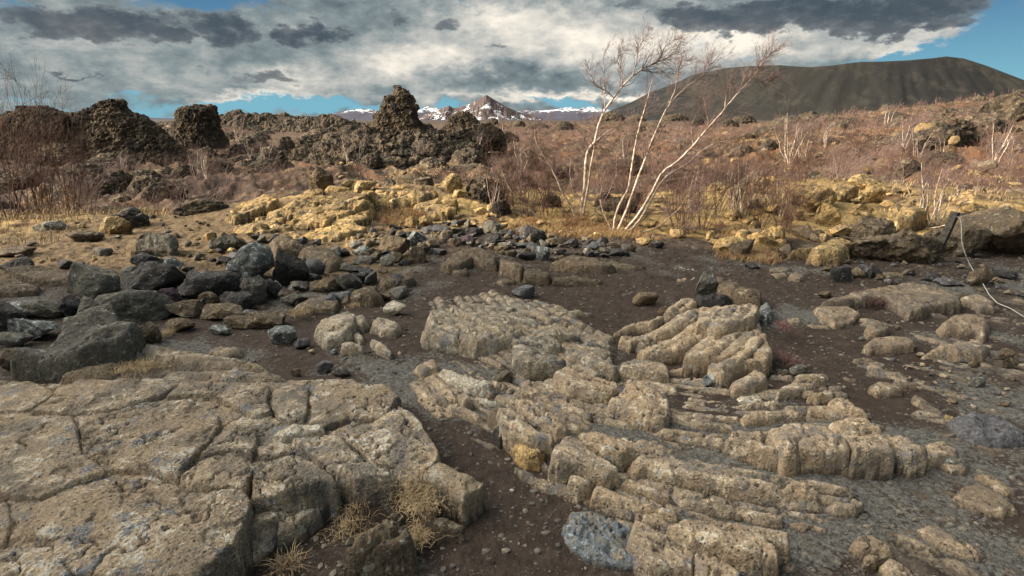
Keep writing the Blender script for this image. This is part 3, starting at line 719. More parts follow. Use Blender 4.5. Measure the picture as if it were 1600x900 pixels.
# central tower on its rubble mound
crag('rock_mound', 'M2', [(560,300,1330),(520,350,1330),(470,400,1330),(430,450,1300),(390,560,1230),(365,650,1110),(345,705,1050),(325,745,1000)], 'crag',
     'broad heap of rough brown lava rubble under the tall rock pillar', Y=YT, depthk=1.15, amp=.07, freq=.9, nth=1100, nh=420, cat='rock mound', foot=.5, cells=[(1.7,.40),(.75,.30),(.32,.14)])
crag('rock_pillar', 'M2', [(330,738,1008),(290,746,985),(270,752,975),(245,764,972),(232,784,968),(215,788,966),(190,800,952),(165,806,944),(152,818,934),(143,850,925),(134,862,920),(124,862,912),(114,850,895),(106,850,872)], 'crag',
     'tall jagged lava pillar with a knobbed top on the rubble mound', Y=YT-.3, depthk=.75, amp=.03, freq=1.5, nth=560, nh=420, cat='rock pillar', cells=[(.75,.13),(.33,.12),(.14,.05)])
crag('rock_knoll', 'M2', [(400,1040,1420),(360,1060,1390),(330,1090,1350),(310,1110,1310),(290,1125,1270),(265,1130,1255),(250,1165,1240),(238,1185,1220)], 'crag',
     'smaller jagged lava knoll right of the tall rock pillar', Y=YT+3, depthk=.7, amp=.09, freq=1.1, nth=360, nh=200, cat='rock', seed=4)
crag('rock_knoll', 'M2', [(370,1250,1420),(330,1270,1390),(305,1280,1345),(298,1290,1340)], 'aa',
     'low dark lava knob at the right foot of the jagged knoll', Y=YT+1, depthk=.7, amp=.10, freq=1.5, nth=200, nh=120, cat='rock', seed=6)
# the three mesas on the left
crag('rock_mesa', 'M1', [(430,-120,420),(380,-110,400),(330,-90,380),(300,-60,360),(270,0,345),(250,50,330),(235,80,290),(222,88,240),(212,100,215)], 'crag',
     'dark lava crag at the far left behind the tall red shrub', Y=36., depthk=.5, amp=.07, freq=1.1, nth=520, nh=240, cat='crag', seed=8)
crag('rock_mesa', 'M1', [(470,330,960),(420,330,900),(370,330,850),(330,335,800),(300,340,765),(280,345,735),(260,345,700),(250,350,690),(242,430,665),(225,470,640),(205,492,634),(190,505,628),(181,525,615)], 'crag',
     'dark lava hill with a flat chimney top, second crag from the left', Y=37., depthk=.5, amp=.055, freq=1.1, nth=560, nh=300, cat='crag', seed=10)
crag('rock_mesa', 'M1', [(385,880,1130),(350,884,1110),(310,887,1095),(270,890,1088),(240,893,1084),(226,905,1080),(212,985,1075),(207,990,1060)], 'crag',
     'square flat-topped lava crag with a warm lit face on the left', Y=44., depthk=.8, amp=.06, freq=1.0, nth=380, nh=240, cat='crag', seed=12)
ridge('rock_ridge', [(335,182),(350,176),(365,177),(380,180),(395,179),(412,182),(425,183),(440,184),(450,182),(462,185),(480,184),(497,186),(510,184),(530,183),(548,187),(562,192),(580,200)],
      140., 9., -3.2, 'crag', 130, 1100, .4, .2, jag=1, power=2.4, cells=[(5.,.85),(2.4,.6),(1.1,.3)], label='long low wall of black lava running right of the square crag', cat='rock ridge')
ridge('rock_ridge', [(215,196),(232,190),(250,191),(262,193),(275,190),(290,196)],
      90., 5., -3.2, 'crag', 100, 300, .2, .3, jag=1, power=2.4, cells=[(3.0,.45),(1.3,.3)], label='low lava ridge in the gap between the chimney hill and the square crag', cat='rock ridge')
ridge('rock_ridge', [(1380,200),(1420,186),(1450,178),(1480,173),(1520,166),(1550,160),(1600,158),(1680,152),(1760,160)],
      66., 9., -.6, 'aa', 160, 900, .4, .28, jag=1, power=2.2, cells=[(3,.5),(1.2,.35)], label='brown lava ridge rising at the right edge below the crater', cat='rock ridge')

# out of the picture to the left: the lava wall that keeps the foreground in shade
ridge_pts = [(-30,-9.0),(-30,-8)]
def shade_wall():
    # a long rock wall left of the view, its far end level with the rim of stones
    nx, nz = 260, 90
    u = np.linspace(0, 1, nx); v = np.linspace(0, 1, nz); U, Vv = np.meshgrid(u, v)
    L = np.array([-11.2, WALL_END]); far = 22.0
    hh = 8.3*(1 - np.clip((.035-U)/.035, 0, 1)**2)*(1 + .12*fbm(U*9, U*3, 2, 4))
    s = Vv*2-1
    bell = np.sqrt(np.clip(1 - np.abs(s)**5, 0, 1))
    Yg = L[1] - U*far; Xg = L[0] - 2.2 + s*2.2
    Z = -.6 + hh*bell
    X2 = Xg + .5*fbm(Yg*.8, Z*.8, s, 5, .6, True); Y2 = Yg + .25*fbm(Xg*.8, Z*.8, s+4, 4, .6)
    Z = Z + .35*fbm(Yg*.9, Xg*.9, 1, 5, .6, True)*bell
    V = np.stack([X2.ravel(), Y2.ravel(), Z.ravel()], 1); idx = np.arange(nx*nz).reshape(nz, nx)
    Fq = np.stack([idx[:-1,:-1].ravel(), idx[:-1,1:].ravel(), idx[1:,1:].ravel(), idx[1:,:-1].ravel()], 1)
    o = np.array([L[0]-2, L[1]-10, 0.])
    link('rock_wall', mesh('rock_wall', V-o, Fq, (M['crag'],), True), None, tuple(o), 'long dark lava wall left of the view that shades the foreground', 'rock wall')
WALL_END = 4.4
shade_wall()
# ------------------------------------------------------------------ bedrock outcrops, each a thing with its plates and ridges
def outcrop(label, cat, crop, px, py, name):
    p = at_z(*cp(crop, px, py), 0); return empty(name, (float(p[0]), float(p[1]), 0.0), label, cat)
def put(parent, c, partname, rows, mat='tan', **kw):
    for row in rows:
        k = dict(kw); pts, H = row[0], row[1]
        m = mat
        if len(row) > 2: k.update(row[2])
        m = k.pop('mat', mat)
        slab(partname, c, pts, H, m, parent, **k)

# 1 the big cracked slab, bottom left
S1 = outcrop('huge cracked tan lava slab filling the bottom left', 'lava slab', 'C1', 600, 400, 'lava_slab')
put(S1, 'F', 'body', [([(-160,610),(60,592),(210,550),(330,560),(430,588),(560,603),(605,640),(690,735),(715,790),(655,800),(640,760),(560,790),(520,770),(450,840),(380,880),(340,960),(-200,960)], .112)], mat='slab', r=.05, n1=.05, mound=.085, grow=-.01, persp=.0, fine=1.0)
put(S1, 'C1', 'plate', [
 ([(-350,95),(0,90),(120,88),(218,125),(222,150),(110,212),(0,215),(-350,230)], 0.135),
 ([(232,128),(330,85),(560,75),(722,85),(742,100),(665,150),(520,186),(430,210),(300,220),(130,215),(200,170)], 0.145),
 ([(752,98),(880,100),(1000,100),(1110,112),(1108,170),(1122,215),(1050,235),(990,210),(950,185),(890,150),(800,142),(690,158)], 0.145),
 ([(1128,138),(1230,105),(1280,125),(1272,200),(1262,255),(1200,262),(1160,240),(1124,190)], 0.145),
 ([(330,238),(450,222),(600,178),(760,168),(850,200),(905,232),(905,275),(855,330),(795,400),(755,450),(735,486),(690,480),(610,452),(460,452),(420,412),(355,395),(345,360),(330,290)], 0.155),
 ([(-350,240),(0,228),(300,238),(322,300),(333,360),(345,402),(405,430),(435,465),(300,498),(160,555),(60,558),(0,538),(-350,520)], 0.155),
 ([(160,592),(300,535),(440,486),(600,478),(700,515),(770,540),(860,548),(925,538),(1000,548),(1035,610),(1040,680),(1018,760),(980,850),(930,930),(820,1010),(420,1030),(290,930),(240,850),(226,770),(150,730),(142,650)], 0.195, dict(persp=.15)),
 ([(972,266),(1050,290),(1066,330),(1032,398),(1010,380),(960,372),(860,395),(826,398),(900,322)], 0.165),
 ([(750,478),(850,408),(960,386),(1008,404),(1040,460),(1020,525),(900,528),(775,520),(742,492)], 0.175),
 ([(0,832),(50,795),(200,785),(262,840),(285,910),(300,1000),(-300,1010),(-300,860)], 0.175),
 ([(-300,560),(0,565),(35,605),(52,680),(22,760),(-300,800)], 0.125),
 ([(1045,700),(1058,655),(1130,660),(1168,692),(1140,730),(1060,765),(1010,800)], 0.115),
 ([(1005,865),(1030,805),(1150,738),(1162,790),(1060,862)], .045),
 ([(1160,732),(1218,712),(1222,768),(1166,790)], 0.085),
 ([(1226,712),(1330,652),(1330,700),(1232,760)], 0.085)],
 mat='slab', r=.016, n1=.06, mound=.085, grow=.014, persp=.0, warp=.018, pw=2.4)
put(S1, 'C2', 'plate', [
 ([(-5,445),(60,422),(150,398),(222,424),(268,470),(318,530),(344,598),(288,638),(190,688),(130,694),(85,662),(-3,626)], 0.205, dict(persp=.55)),
 ([(5,372),(90,342),(148,366),(153,383),(60,406),(10,403)], 0.145),
 ([(72,322),(160,272),(275,276),(282,292),(200,306),(110,328)], 0.155, dict(mat='pale')),
 ([(222,162),(260,112),(350,110),(450,125),(540,165),(598,215),(585,228),(530,246),(470,244),(390,236),(320,260),(280,280),(217,258),(236,210)], 0.155),
 ([(396,258),(480,266),(592,250),(650,290),(702,360),(756,440),(752,462),(690,465),(566,434),(470,404),(416,355),(365,326),(308,304)], 0.165),
 ([(152,337),(300,309),(358,334),(395,368),(438,405),(400,424),(290,435),(262,428),(202,378),(152,352)], 0.175),
 ([(292,448),(400,436),(440,430),(548,462),(556,490),(562,560),(536,600),(516,646),(440,648),(360,618),(352,580),(336,520),(304,480)], 0.205, dict(persp=.8)),
 ([(572,452),(640,462),(760,482),(850,542),(948,585),(900,612),(860,642),(800,602),(740,562),(640,522),(582,500)], 0.145)],
 mat='slab', r=.016, n1=.06, mound=.085, grow=.014, persp=.0, warp=.018, pw=2.4)
# 1b the broken rocks at its toe
S1b = outcrop('dark broken blocks at the lower right toe of the cracked slab, beside grass tufts', 'lava block', 'C2', 520, 760, 'lava_block')
put(S1b, 'C2', 'block', [([(360,858),(400,772),(520,655),(585,640),(600,700),(556,762),(475,832),(400,865)], .15),
 ([(560,762),(622,682),(655,740),(662,820),(560,862),(430,868),(480,835)], .13), ([(690,690),(740,655),(850,700),(856,720),(760,728),(715,705)], .08)], mat='brown', r=.09, n1=.4)
S1c = outcrop('low grass-fringed tan slab lying behind the big cracked slab', 'lava slab', 'C5', 900, 740, 'lava_slab')
put(S1c, 'C5', 'plate', [([(290,826),(380,772),(500,700),(560,662),(700,637),(850,652),(1000,672),(1200,692),(1340,742),(1362,765),(1230,762),(1080,750),(900,730),(720,715),(640,730),(560,790),(420,822)], 0.090),
  ([(900,800),(1050,772),(1200,762),(1420,792),(1440,818),(1200,828),(1000,818)], 0.042), ([(1050,660),(1090,640),(1200,640),(1215,675),(1150,695),(1080,685)], 0.042), ([(480,770),(560,745),(640,760),(620,790),(520,795)], 0.036)], mat='slab', r=.07, n1=.2, st=.010, pw=2.4)

# 2 ropes and blocks in the centre
S2 = outcrop('smooth broad tan lava hump with ropy ribs, centre of the hollow edge', 'lava outcrop', 'C7', 200, 560, 'lava_outcrop')
put(S2, 'C6', 'hump', [([(925,572),(950,500),(1000,467),(1080,480),(1200,500),(1350,532),(1425,600),(1400,648),(1330,655),(1250,675),(1180,690),(1100,660),(1000,640),(930,612)], 0.120, dict())], mat='tang', st=.006, rope=.014, lam=.085, r=.10)
put(S2, 'C7', 'ridge', [
 ([(265,592),(330,577),(430,580),(500,622),(500,655),(440,650),(360,622),(290,620)], 0.088),
 ([(280,632),(360,640),(450,670),(520,712),(500,740),(420,750),(350,745),(292,700)], 0.104, dict(n1=.4)),
 ([(512,642),(600,660),(700,712),(752,745),(735,758),(640,720),(540,672)], 0.064),
 ([(520,684),(600,712),(680,752),(650,760),(560,722)], 0.040),
 ([(375,562),(430,527),(500,535),(580,580),(583,600),(500,603),(420,590)], 0.080),
 ([(592,592),(640,597),(740,632),(700,638),(600,618)], 0.040),
 ([(170,412),(230,407),(260,430),(180,435)], 0.032), ([(240,397),(300,422),(380,462),(430,500),(510,512),(560,530),(480,520),(370,482),(262,442)], 0.044),
 ([(205,482),(300,477),(400,510),(430,530),(380,545),(290,512)], 0.056), ([(60,437),(200,442),(300,462),(280,475),(160,460),(70,446)], 0.036),
 ([(500,472),(560,467),(630,480),(560,487)], 0.024),([(440,470),(500,490),(560,515),(610,540),(560,535),(480,505)], 0.024)], mat='tang', st=.006, rope=.014, lam=.085, r=.024)
S3 = outcrop('two pale squared lava ribs and steep blocks in the middle, ending at the hollow', 'lava outcrop', 'C3', 500, 150, 'lava_outcrop')
put(S3, 'C3', 'ridge', [
 ([(447,22),(520,12),(620,22),(645,40),(650,88),(600,93),(520,75),(450,55)], 0.064),
 ([(470,87),(560,92),(680,125),(682,148),(600,140),(520,115)], 0.036),
 ([(400,172),(440,142),(470,112),(560,127),(650,172),(655,215),(630,283),(560,268),(480,238),(402,200)], 0.104, dict(n1=.35)),
 ([(190,42),(240,42),(330,82),(440,127),(435,145),(400,188),(330,180),(240,150),(197,112),(165,80)], 0.096, dict()),
 ([(128,92),(188,84),(220,130),(200,145),(142,122)], 0.048)], st=.004, rope=.015, lam=.045, r=.024)
S4 = outcrop('fan of thin tan lava ropes with a broken left end, lower centre', 'lava outcrop', 'C3', 100, 220, 'lava_outcrop')
put(S4, 'C3', 'rope', [
 ([(40,112),(70,102),(140,150),(230,192),(330,245),(320,252),(220,212),(120,168),(80,158),(40,150)], 0.056),
 ([(95,162),(170,202),(290,260),(280,270),(180,227),(108,187)], 0.036), ([(170,245),(230,270),(290,300),(270,308),(200,280)], 0.024),
 ([(14,167),(70,172),(150,230),(230,300),(216,325),(180,330),(110,272),(48,215)], 0.080, dict()),
 ([(-62,217),(-5,200),(45,250),(98,310),(172,352),(165,380),(110,378),(60,368),(0,345),(-50,300)], 0.096, dict(n1=.4))], st=.004, rope=.015, lam=.045, r=.024)
put(S4, 'C2', 'block', [([(1050,340),(1110,355),(1200,392),(1170,442),(1120,440),(1085,400)], 0.056, dict(mat='yellow')),
 ([(960,205),(1000,190),(1060,200),(1050,260),(1000,300),(960,260)], 0.064, dict(mat='brown')), ([(985,290),(1030,280),(1050,340),(1010,350)], 0.056, dict(mat='dark'))], r=.06, n1=.5)
S4b = outcrop('whitish streaked ledge above the thin lava ropes', 'lava ledge', 'C2', 860, 110, 'lava_ledge')
put(S4b, 'C2', 'ledge', [([(760,60),(800,55),(862,90),(985,125),(962,150),(880,142),(800,102)], 0.048, dict(mat='pale')), ([(838,160),(885,165),(902,200),(860,215)], 0.048), ([(890,165),(950,180),(1010,190),(960,200)], 0.024, dict(mat='pale')),
   ([(650,42),(745,18),(755,62),(690,72)], 0.048), ([(640,100),(740,70),(830,140),(850,230),(760,250),(680,180)], 0.016)], r=.024, n1=.5, st=0.030)
S5 = outcrop('long pale lava ropes sweeping from stout split blocks down to the right', 'lava outcrop', 'C3', 500, 500, 'lava_outcrop')
put(S5, 'C3', 'rope', [
 ([(152,468),(162,400),(210,352),(262,352),(352,412),(440,470),(443,500),(390,518),(300,480),(260,480),(192,480)], 0.120, dict(n1=.4)),
 ([(242,338),(330,302),(400,312),(502,362),(512,400),(450,446),(380,418),(290,358)], 0.112, dict(n1=.3)),
 ([(485,440),(532,397),(620,412),(760,452),(900,492),(1050,532),(1130,545),(1200,522),(1270,575),(1250,588),(1150,585),(1060,580),(900,548),(760,508),(650,488),(560,460),(520,468)], 0.068),
 ([(447,520),(490,502),(580,542),(662,590),(640,600),(540,562)], 0.048), ([(450,330),(520,350),(570,365),(560,378),(500,360)], 0.024),
 ([(672,547),(740,562),(850,602),(1000,637),(1112,665),(1110,690),(1040,690),(960,640),(830,635),(700,602)], 0.028, dict()),
 ([(227,540),(242,482),(290,492),(335,530),(320,552),(270,575)], 0.072),
 ([(332,540),(380,532),(450,572),(560,612),(690,652),(680,680),(600,660),(480,612),(400,592),(340,572)], 0.064)], st=.004, rope=.015, lam=.045, r=.024)
S6 = outcrop('broad tan lava ribs with a blue-grey lichened end, bottom centre', 'lava outcrop', 'C3', 700, 780, 'lava_outcrop')
put(S6, 'C3', 'rib', [
 ([(640,682),(720,662),(850,682),(1000,702),(1150,742),(1140,775),(1060,772),(1105,820),(1095,880),(960,872),(860,802),(760,762),(680,712)], 0.104, dict()),
 ([(207,680),(250,622),(340,622),(430,652),(500,672),(470,760),(520,850),(380,832),(290,802),(222,732)], 0.044, dict(mat='bluegrey', r=.10)),
 ([(505,672),(545,682),(640,732),(750,802),(748,900),(560,902),(525,850),(478,760)], 0.072, dict()),
 ([(756,802),(800,802),(900,852),(950,900),(900,990),(756,990)], 0.056)], st=.004, rope=.015, lam=.045, r=.024)
S7 = outcrop('great curved tan lava fold split by cracks, right of centre', 'lava outcrop', 'C4', 350, 340, 'lava_outcrop')
put(S7, 'C3', 'fold', [
 ([(660,237),(780,232),(928,242),(932,260),(800,260),(690,255)], 0.036), ([(650,292),(720,302),(790,312),(785,328),(720,320)], 0.028), ([(802,312),(868,317),(878,343),(810,338)], 0.040),
 ([(887,312),(930,292),(1040,292),(1080,352),(1108,420),(1098,433),(1020,398),(950,358),(892,338)], 0.096, dict()),
 ([(1052,296),(1120,272),(1200,265),(1235,310),(1192,362),(1177,430),(1124,440),(1114,400),(1086,340)], 0.136, dict())], st=.004, rope=.015, lam=.045, r=.05, grow=.011)
put(S7, 'C4', 'fold', [
 ([(245,302),(290,267),(380,287),(450,342),(466,370),(463,430),(330,425),(252,400),(247,360)], 0.136, dict()),
 ([(390,272),(450,247),(540,250),(600,302),(632,360),(652,420),(648,443),(482,440),(482,370),(445,320)], 0.144, dict()),
 ([(622,307),(700,322),(758,370),(788,410),(778,440),(704,443),(674,390)], 0.112, dict()),
 ([(794,352),(860,347),(918,380),(898,410),(820,425),(798,400)], 0.064),
 ([(20,242),(100,217),(180,217),(240,212),(283,230),(180,245),(100,260),(30,270)], 0.048), ([(290,202),(370,197),(430,235),(400,242),(300,227)], 0.048),
 ([(165,152),(190,122),(300,72),(360,67),(363,95),(330,112),(230,152),(170,165)], 0.064), ([(300,167),(370,132),(400,132),(410,152),(340,180)], 0.048),
 ([(385,182),(430,157),(470,182),(520,222),(538,245),(480,240),(410,215)], 0.072), ([(0,200),(60,190),(210,185),(150,200),(30,215)], 0.032),
 ([(5,162),(90,158),(112,182),(20,187)], 0.024, dict(mat='pale'))], st=.004, rope=.015, lam=.045, r=.024, grow=.011)
put(S7, 'C3', 'cobble', [([(907,112),(1000,45),(1048,62),(1058,95),(962,140),(912,145)], 0.096, dict())])
S8 = outcrop('steep tan lava shelf with slanting ribs, below the white-patched rock', 'lava outcrop', 'C7', 1100, 600, 'lava_outcrop')
put(S8, 'C7', 'shelf', [
 ([(730,570),(800,532),(880,512),(960,482),(900,542),(820,555)], 0.056), ([(945,500),(962,470),(1020,422),(1080,412),(1095,430),(1040,472),(970,505)], 0.080),
 ([(752,605),(850,572),(950,532),(1050,472),(1100,472),(1100,500),(1010,562),(900,592),(800,630)], 0.088), ([(832,660),(900,622),(1000,592),(1080,572),(1100,592),(1060,642),(960,670),(860,680)], 0.088),
 ([(1092,500),(1150,462),(1250,442),(1340,432),(1370,450),(1350,510),(1260,548),(1190,578),(1140,565),(1084,566)], 0.152, dict()),
 ([(1032,712),(1080,662),(1130,612),(1250,574),(1348,545),(1350,582),(1305,650),(1230,696),(1140,718)], 0.152, dict()),
 ([(1142,722),(1232,704),(1294,654),(1306,602),(1340,592),(1400,570),(1430,640),(1400,690),(1300,722),(1250,760),(1200,772)], 0.160, dict()),
 ([(975,727),(1060,722),(1140,735),(1060,744)], 0.040),
 ([(1085,400),(1170,390),(1250,412),(1200,440),(1110,445)], 0.096, dict(mat='dark')),
 ([(1172,312),(1250,322),(1300,360),(1380,392),(1370,440),(1290,420),(1240,400),(1190,362)], 0.136, dict(mat='brown', n1=.5)),
 ([(1372,442),(1408,440),(1430,480),(1400,512),(1380,490)], 0.080, dict(mat='lichen')), ([(1010,322),(1060,317),(1090,322),(1050,337)], 0.024), ([(1000,277),(1080,280),(1080,293)], 0.024, dict(mat='pale'))], st=.006, rope=.022, lam=.095, flow=.85, r=.024)
S9 = outcrop('curved brown lava ridge broken into blocks along the back of the hollow', 'lava outcrop', 'C7', 350, 270, 'lava_outcrop')
put(S9, 'C7', 'block', [
 ([(-35,270),(20,212),(90,187),(150,192),(215,225),(215,275),(150,262),(110,242),(60,292),(0,292)], 0.124), ([(225,232),(290,242),(340,272),(320,322),(225,282)], 0.104), ([(330,282),(400,277),(455,312),(440,340),(330,325)], 0.091),
 ([(450,252),(540,222),(640,227),(700,252),(740,280),(680,295),(560,285),(500,270)], 0.098), ([(700,242),(790,262),(870,280),(800,290),(740,285)], 0.046),
 ([(450,322),(560,312),(680,337),(680,350),(560,350),(460,345)], 0.046), ([(210,335),(260,320),(300,340),(240,355)], 0.039), ([(15,300),(50,262),(90,280),(95,310),(50,318)], 0.058)], mat='brown', st=.010, r=.05)
S10 = outcrop('weathered tan lava hump with grooved toes, left of the hollow', 'lava outcrop', 'C6', 600, 590, 'lava_outcrop')
put(S10, 'C6', 'hump', [
 ([(420,580),(450,542),(560,502),(600,502),(640,522),(600,590),(560,640),(480,660),(440,620)], .10), ([(604,560),(612,512),(662,512),(678,540),(650,580)], .09),
 ([(684,560),(712,527),(780,532),(830,560),(800,610),(740,600)], .08), ([(690,632),(710,632),(790,702),(780,715),(720,682)], .05), ([(545,662),(600,642),(660,672),(660,690),(560,690)], .07),
 ([(600,610),(640,602),(660,640),(640,650)], .04)], mat='tang', st=.010, r=.05)
# right-hand plates
S11 = outcrop('long low arched tan slab on the right, with a heather sprig on it', 'lava slab', 'C8', 850, 430, 'lava_slab')
put(S11, 'C8', 'plate', [([(475,465),(560,432),(680,402),(780,382),(860,372),(980,402),(1060,442),(1060,465),(930,480),(900,510),(850,520),(800,472),(750,442),(680,440),(560,460)], 0.099, dict()),
  ([(1062,432),(1130,422),(1200,452),(1200,490),(1140,495),(1100,462)], 0.050)], mat='tanb', st=.010)
def lone(name, label, cat, c, pts, H, mat='tanb', **kw): slab(name, c, pts, H, mat, None, label=label, cat=cat, **kw)
lone('lava_plate', 'rounded flat tan plate just below the left end of the long arched slab', 'rock', 'C8', [(460,475),(500,467),(600,472),(645,502),(600,545),(540,555),(490,520)], 0.054)
lone('lava_plate', 'squarish tan lump between the arched slab and the oval plate on the right', 'rock', 'C8', [(670,562),(700,537),(745,532),(765,570),(720,600),(680,595)], 0.068)
lone('lava_plate', 'oval tan plate below the squarish lump on the right', 'rock', 'C8', [(660,640),(700,602),(780,592),(850,602),(870,640),(780,660),(690,655)], 0.075)
lone('lava_plate', 'plump kidney-shaped tan rock with overhanging front edge, right side', 'rock', 'C8', [(970,542),(1020,507),(1090,497),(1180,522),(1190,560),(1160,605),(1120,572),(1040,567),(985,575)], 0.095, r=.07)
lone('lava_plate', 'wide low brown rock below the kidney-shaped rock', 'rock', 'C8', [(900,672),(960,632),(1060,602),(1150,602),(1190,640),(1150,680),(1060,690),(980,670)], 0.075, r=.07)
lone('lava_plate', 'rear of two small hexagonal pavement plates below the rim on the right', 'rock', 'C8', [(275,335),(330,331),(347,350),(300,354)], 0.034)
lone('lava_plate', 'front of two small hexagonal pavement plates below the rim on the right', 'rock', 'C8', [(353,342),(382,328),(420,355),(390,365),(352,358)], 0.034)
lone('lava_plate', 'curved pale plate behind the two hexagonal pavement plates', 'rock', 'C8', [(270,325),(320,307),(360,320),(345,330),(280,332)], 0.034)
lone('lava_plate', 'flat brown plate in the rubble under the large dark rock', 'rock', 'C8', [(730,332),(820,332),(830,350),(760,360)], 0.048, 'brown')
lone('lava_plate', 'tiny tan chip beside the soil gully below the hexagonal plates', 'stone', 'C8', [(350,522),(400,522),(398,540),(365,540)], 0.020)
lone('lava_plate', 'thin pale sliver lying across the soil gully', 'stone', 'C8', [(430,547),(520,552),(510,565),(450,560)], 0.017)
lone('lava_plate', 'small tan flake above another flake, right of the soil gully', 'stone', 'C8', [(620,692),(680,682),(700,700),(640,705)], 0.027)
lone('lava_plate', 'tan flake pointing right, lower of the two flakes by the gully', 'stone', 'C8', [(665,712),(710,712),(745,745),(700,745)], 0.027)
lone('lava_plate', 'ochre-edged tan stone lying right of the curved fold', 'rock', 'C4', [(555,112),(600,92),(680,112),(690,135),(640,150),(580,140)], 0.048)
lone('lava_plate', 'small tan plate touching the ochre-edged stone on its right', 'rock', 'C4', [(655,87),(720,97),(745,120),(700,125),(660,107)], 0.041)
lone('lava_plate', 'thin crescent of tan rock in dark soil above the curved fold', 'stone', 'C4', [(450,75),(490,80),(497,95),(470,85)], 0.014)
lone('lava_plate', 'slanting tan rib pointing at the large slate-dark slab', 'rock', 'C4', [(740,142),(800,182),(850,222),(850,240),(790,212),(740,172)], 0.034)
lone('lava_slab', 'large slate-dark blue slab at the right edge, rusty on its left end', 'lava slab', 'C4', [(880,227),(960,212),(1100,232),(1190,292),(1230,330),(1190,345),(1100,350),(1000,322),(930,282)], 0.075, 'slate', r=.08)
lone('lava_plate', 'rusty ochre fragment against the slate-dark slab', 'rock', 'C4', [(870,222),(930,252),(990,292),(993,315),(950,302),(900,262)], 0.048, 'yellow', r=.05)
lone('lava_plate', 'wide flat tan plate near the right edge, lying flush with the soil', 'rock', 'C4', [(905,562),(930,522),(1000,512),(1100,552),(1150,592),(1170,640),(1100,645),(1000,630),(950,602)], 0.034, r=.05)
lone('lava_plate', 'narrow tan plate behind the wide flush plate near the right edge', 'rock', 'C4', [(1000,477),(1060,482),(1150,560),(1120,562)], 0.034)
lone('lava_plate', 'long tan plate with an overhung lower edge, lower right corner', 'rock', 'C4', [(760,692),(800,682),(880,702),(960,762),(1030,802),(1000,830),(900,792),(830,752)], 0.034, r=.05)
lone('lava_plate', 'blunt tan nose of rock, bottom right of centre', 'rock', 'C4', [(480,760),(520,727),(570,732),(640,792),(640,810),(580,802),(520,795)], 0.048)
lone('lava_plate', 'small tan knob directly below the blunt nose of rock', 'rock', 'C4', [(540,812),(580,812),(575,850),(540,842)], 0.034)
lone('lava_plate', 'slanting tan plate cut by the bottom edge, lower right', 'rock', 'C4', [(610,852),(640,822),(720,872),(740,920),(650,920)], 0.041)
lone('lava_plate', 'faint low tan hump level with the soil, between fold and flush plate', 'rock', 'C4', [(840,432),(900,422),(960,460),(940,470),(880,462)], 0.020)
lone('lava_plate', 'small grey-tan patch of rock in dark soil below the long ropes', 'rock', 'C3', [(1155,685),(1200,677),(1240,690),(1200,710)], 0.017)
lone('lava_plate', 'dusty tan slab at the far left edge behind the dark boulders', 'rock', 'C5', [(20,252),(150,237),(330,262),(380,302),(370,340),(200,332),(100,302)], 0.082, 'brown')
lone('lava_plate', 'low brown slab at the left edge below the dusty tan slab', 'rock', 'C5', [(-60,300),(60,310),(200,345),(190,375),(60,390),(-60,390)], 0.068, 'brown')
lone('lava_plate', 'rounded brown hump behind the boulder heap, left of its twin', 'rock', 'C6', [(190,192),(240,132),(330,142),(400,202),(330,212),(240,232)], 0.163, 'brown', r=.14, st=.02)
lone('lava_plate', 'rounded brown hump behind the boulder heap, right of its twin', 'rock', 'C6', [(340,212),(420,182),(520,202),(570,262),(500,302),(430,262)], 0.150, 'brown', r=.14, st=.02)
lone('lava_plate', 'dark hunched rock between the boulder heap and the pale speckled stone', 'rock', 'C6', [(585,420),(650,382),(720,372),(745,420),(700,450),(620,440)], 0.122, 'brown', r=.07)
lone('lava_plate', 'tan arched rock touching the dark hunched rock', 'rock', 'C6', [(720,352),(780,322),(850,312),(900,342),(850,370),(750,390)], 0.102, 'brown', r=.07)
lone('lava_plate', 'small flat tan stone in front of the tan arched rock', 'rock', 'C6', [(750,402),(800,387),(880,392),(850,410),(770,417)], 0.041, 'brown')
lone('lava_plate', 'flat earthy slab among grass, above the grooved tan hump', 'rock', 'C6', [(330,480),(400,440),(480,420),(540,450),(520,490),(420,500)], 0.061, 'brown')
# yellow sunlit outcrop left of centre
S12 = outcrop('sunlit yellow lichened lava outcrop of tilted layers behind the stone row', 'lava outcrop', 'M2', 600, 740, 'lava_outcrop')
S12.location.z = 0
put(S12, 'M2', 'layer', [
 ([(300,702),(330,672),(480,662),(620,682),(760,642),(700,692),(560,742),(400,762),(330,742)], 0.211), ([(20,752),(120,692),(230,672),(262,702),(160,752),(60,775)], 0.155), ([(160,770),(300,732),(330,760),(240,800)], 0.124),
 ([(320,782),(450,752),(620,702),(740,717),(600,762),(500,802),(380,802)], 0.161), ([(650,652),(760,642),(940,642),(1060,672),(1000,692),(850,692),(700,672)], 0.186), ([(450,822),(600,772),(740,742),(700,790),(560,832)], 0.112),
 ([(400,852),(620,802),(700,842),(560,872),(440,870)], 0.087), ([(620,872),(740,852),(780,880),(700,910),(620,902)], 0.074), ([(60,800),(200,800),(330,830),(200,850),(60,830)], 0.062), ([(960,700),(1080,690),(1150,740),(1050,760)], 0.136),
 ([(200,860),(330,850),(400,880),(300,900)], 0.062)], mat='yellow', r=.04, n1=.4, edge=.035, chips=.05, fine=2.2, tilt=(.10,.05), warp=.10, grow=.05, blocks=.02, bcell=.25, persp=.3)
lone('lava_slab', 'smooth bright yellow slab lying in front of the right-hand yellow rocks', 'lava slab', 'M4', [(70,875),(110,845),(170,820),(225,835),(215,862),(150,882),(90,885)], .22, 'yellow', r=.15)
lone('lava_slab', 'long sunlit yellow ledge just left of the large dark rock', 'lava slab', 'C8', [(350,250),(400,232),(490,225),(500,240),(430,262),(370,262)], .14, 'yellow')
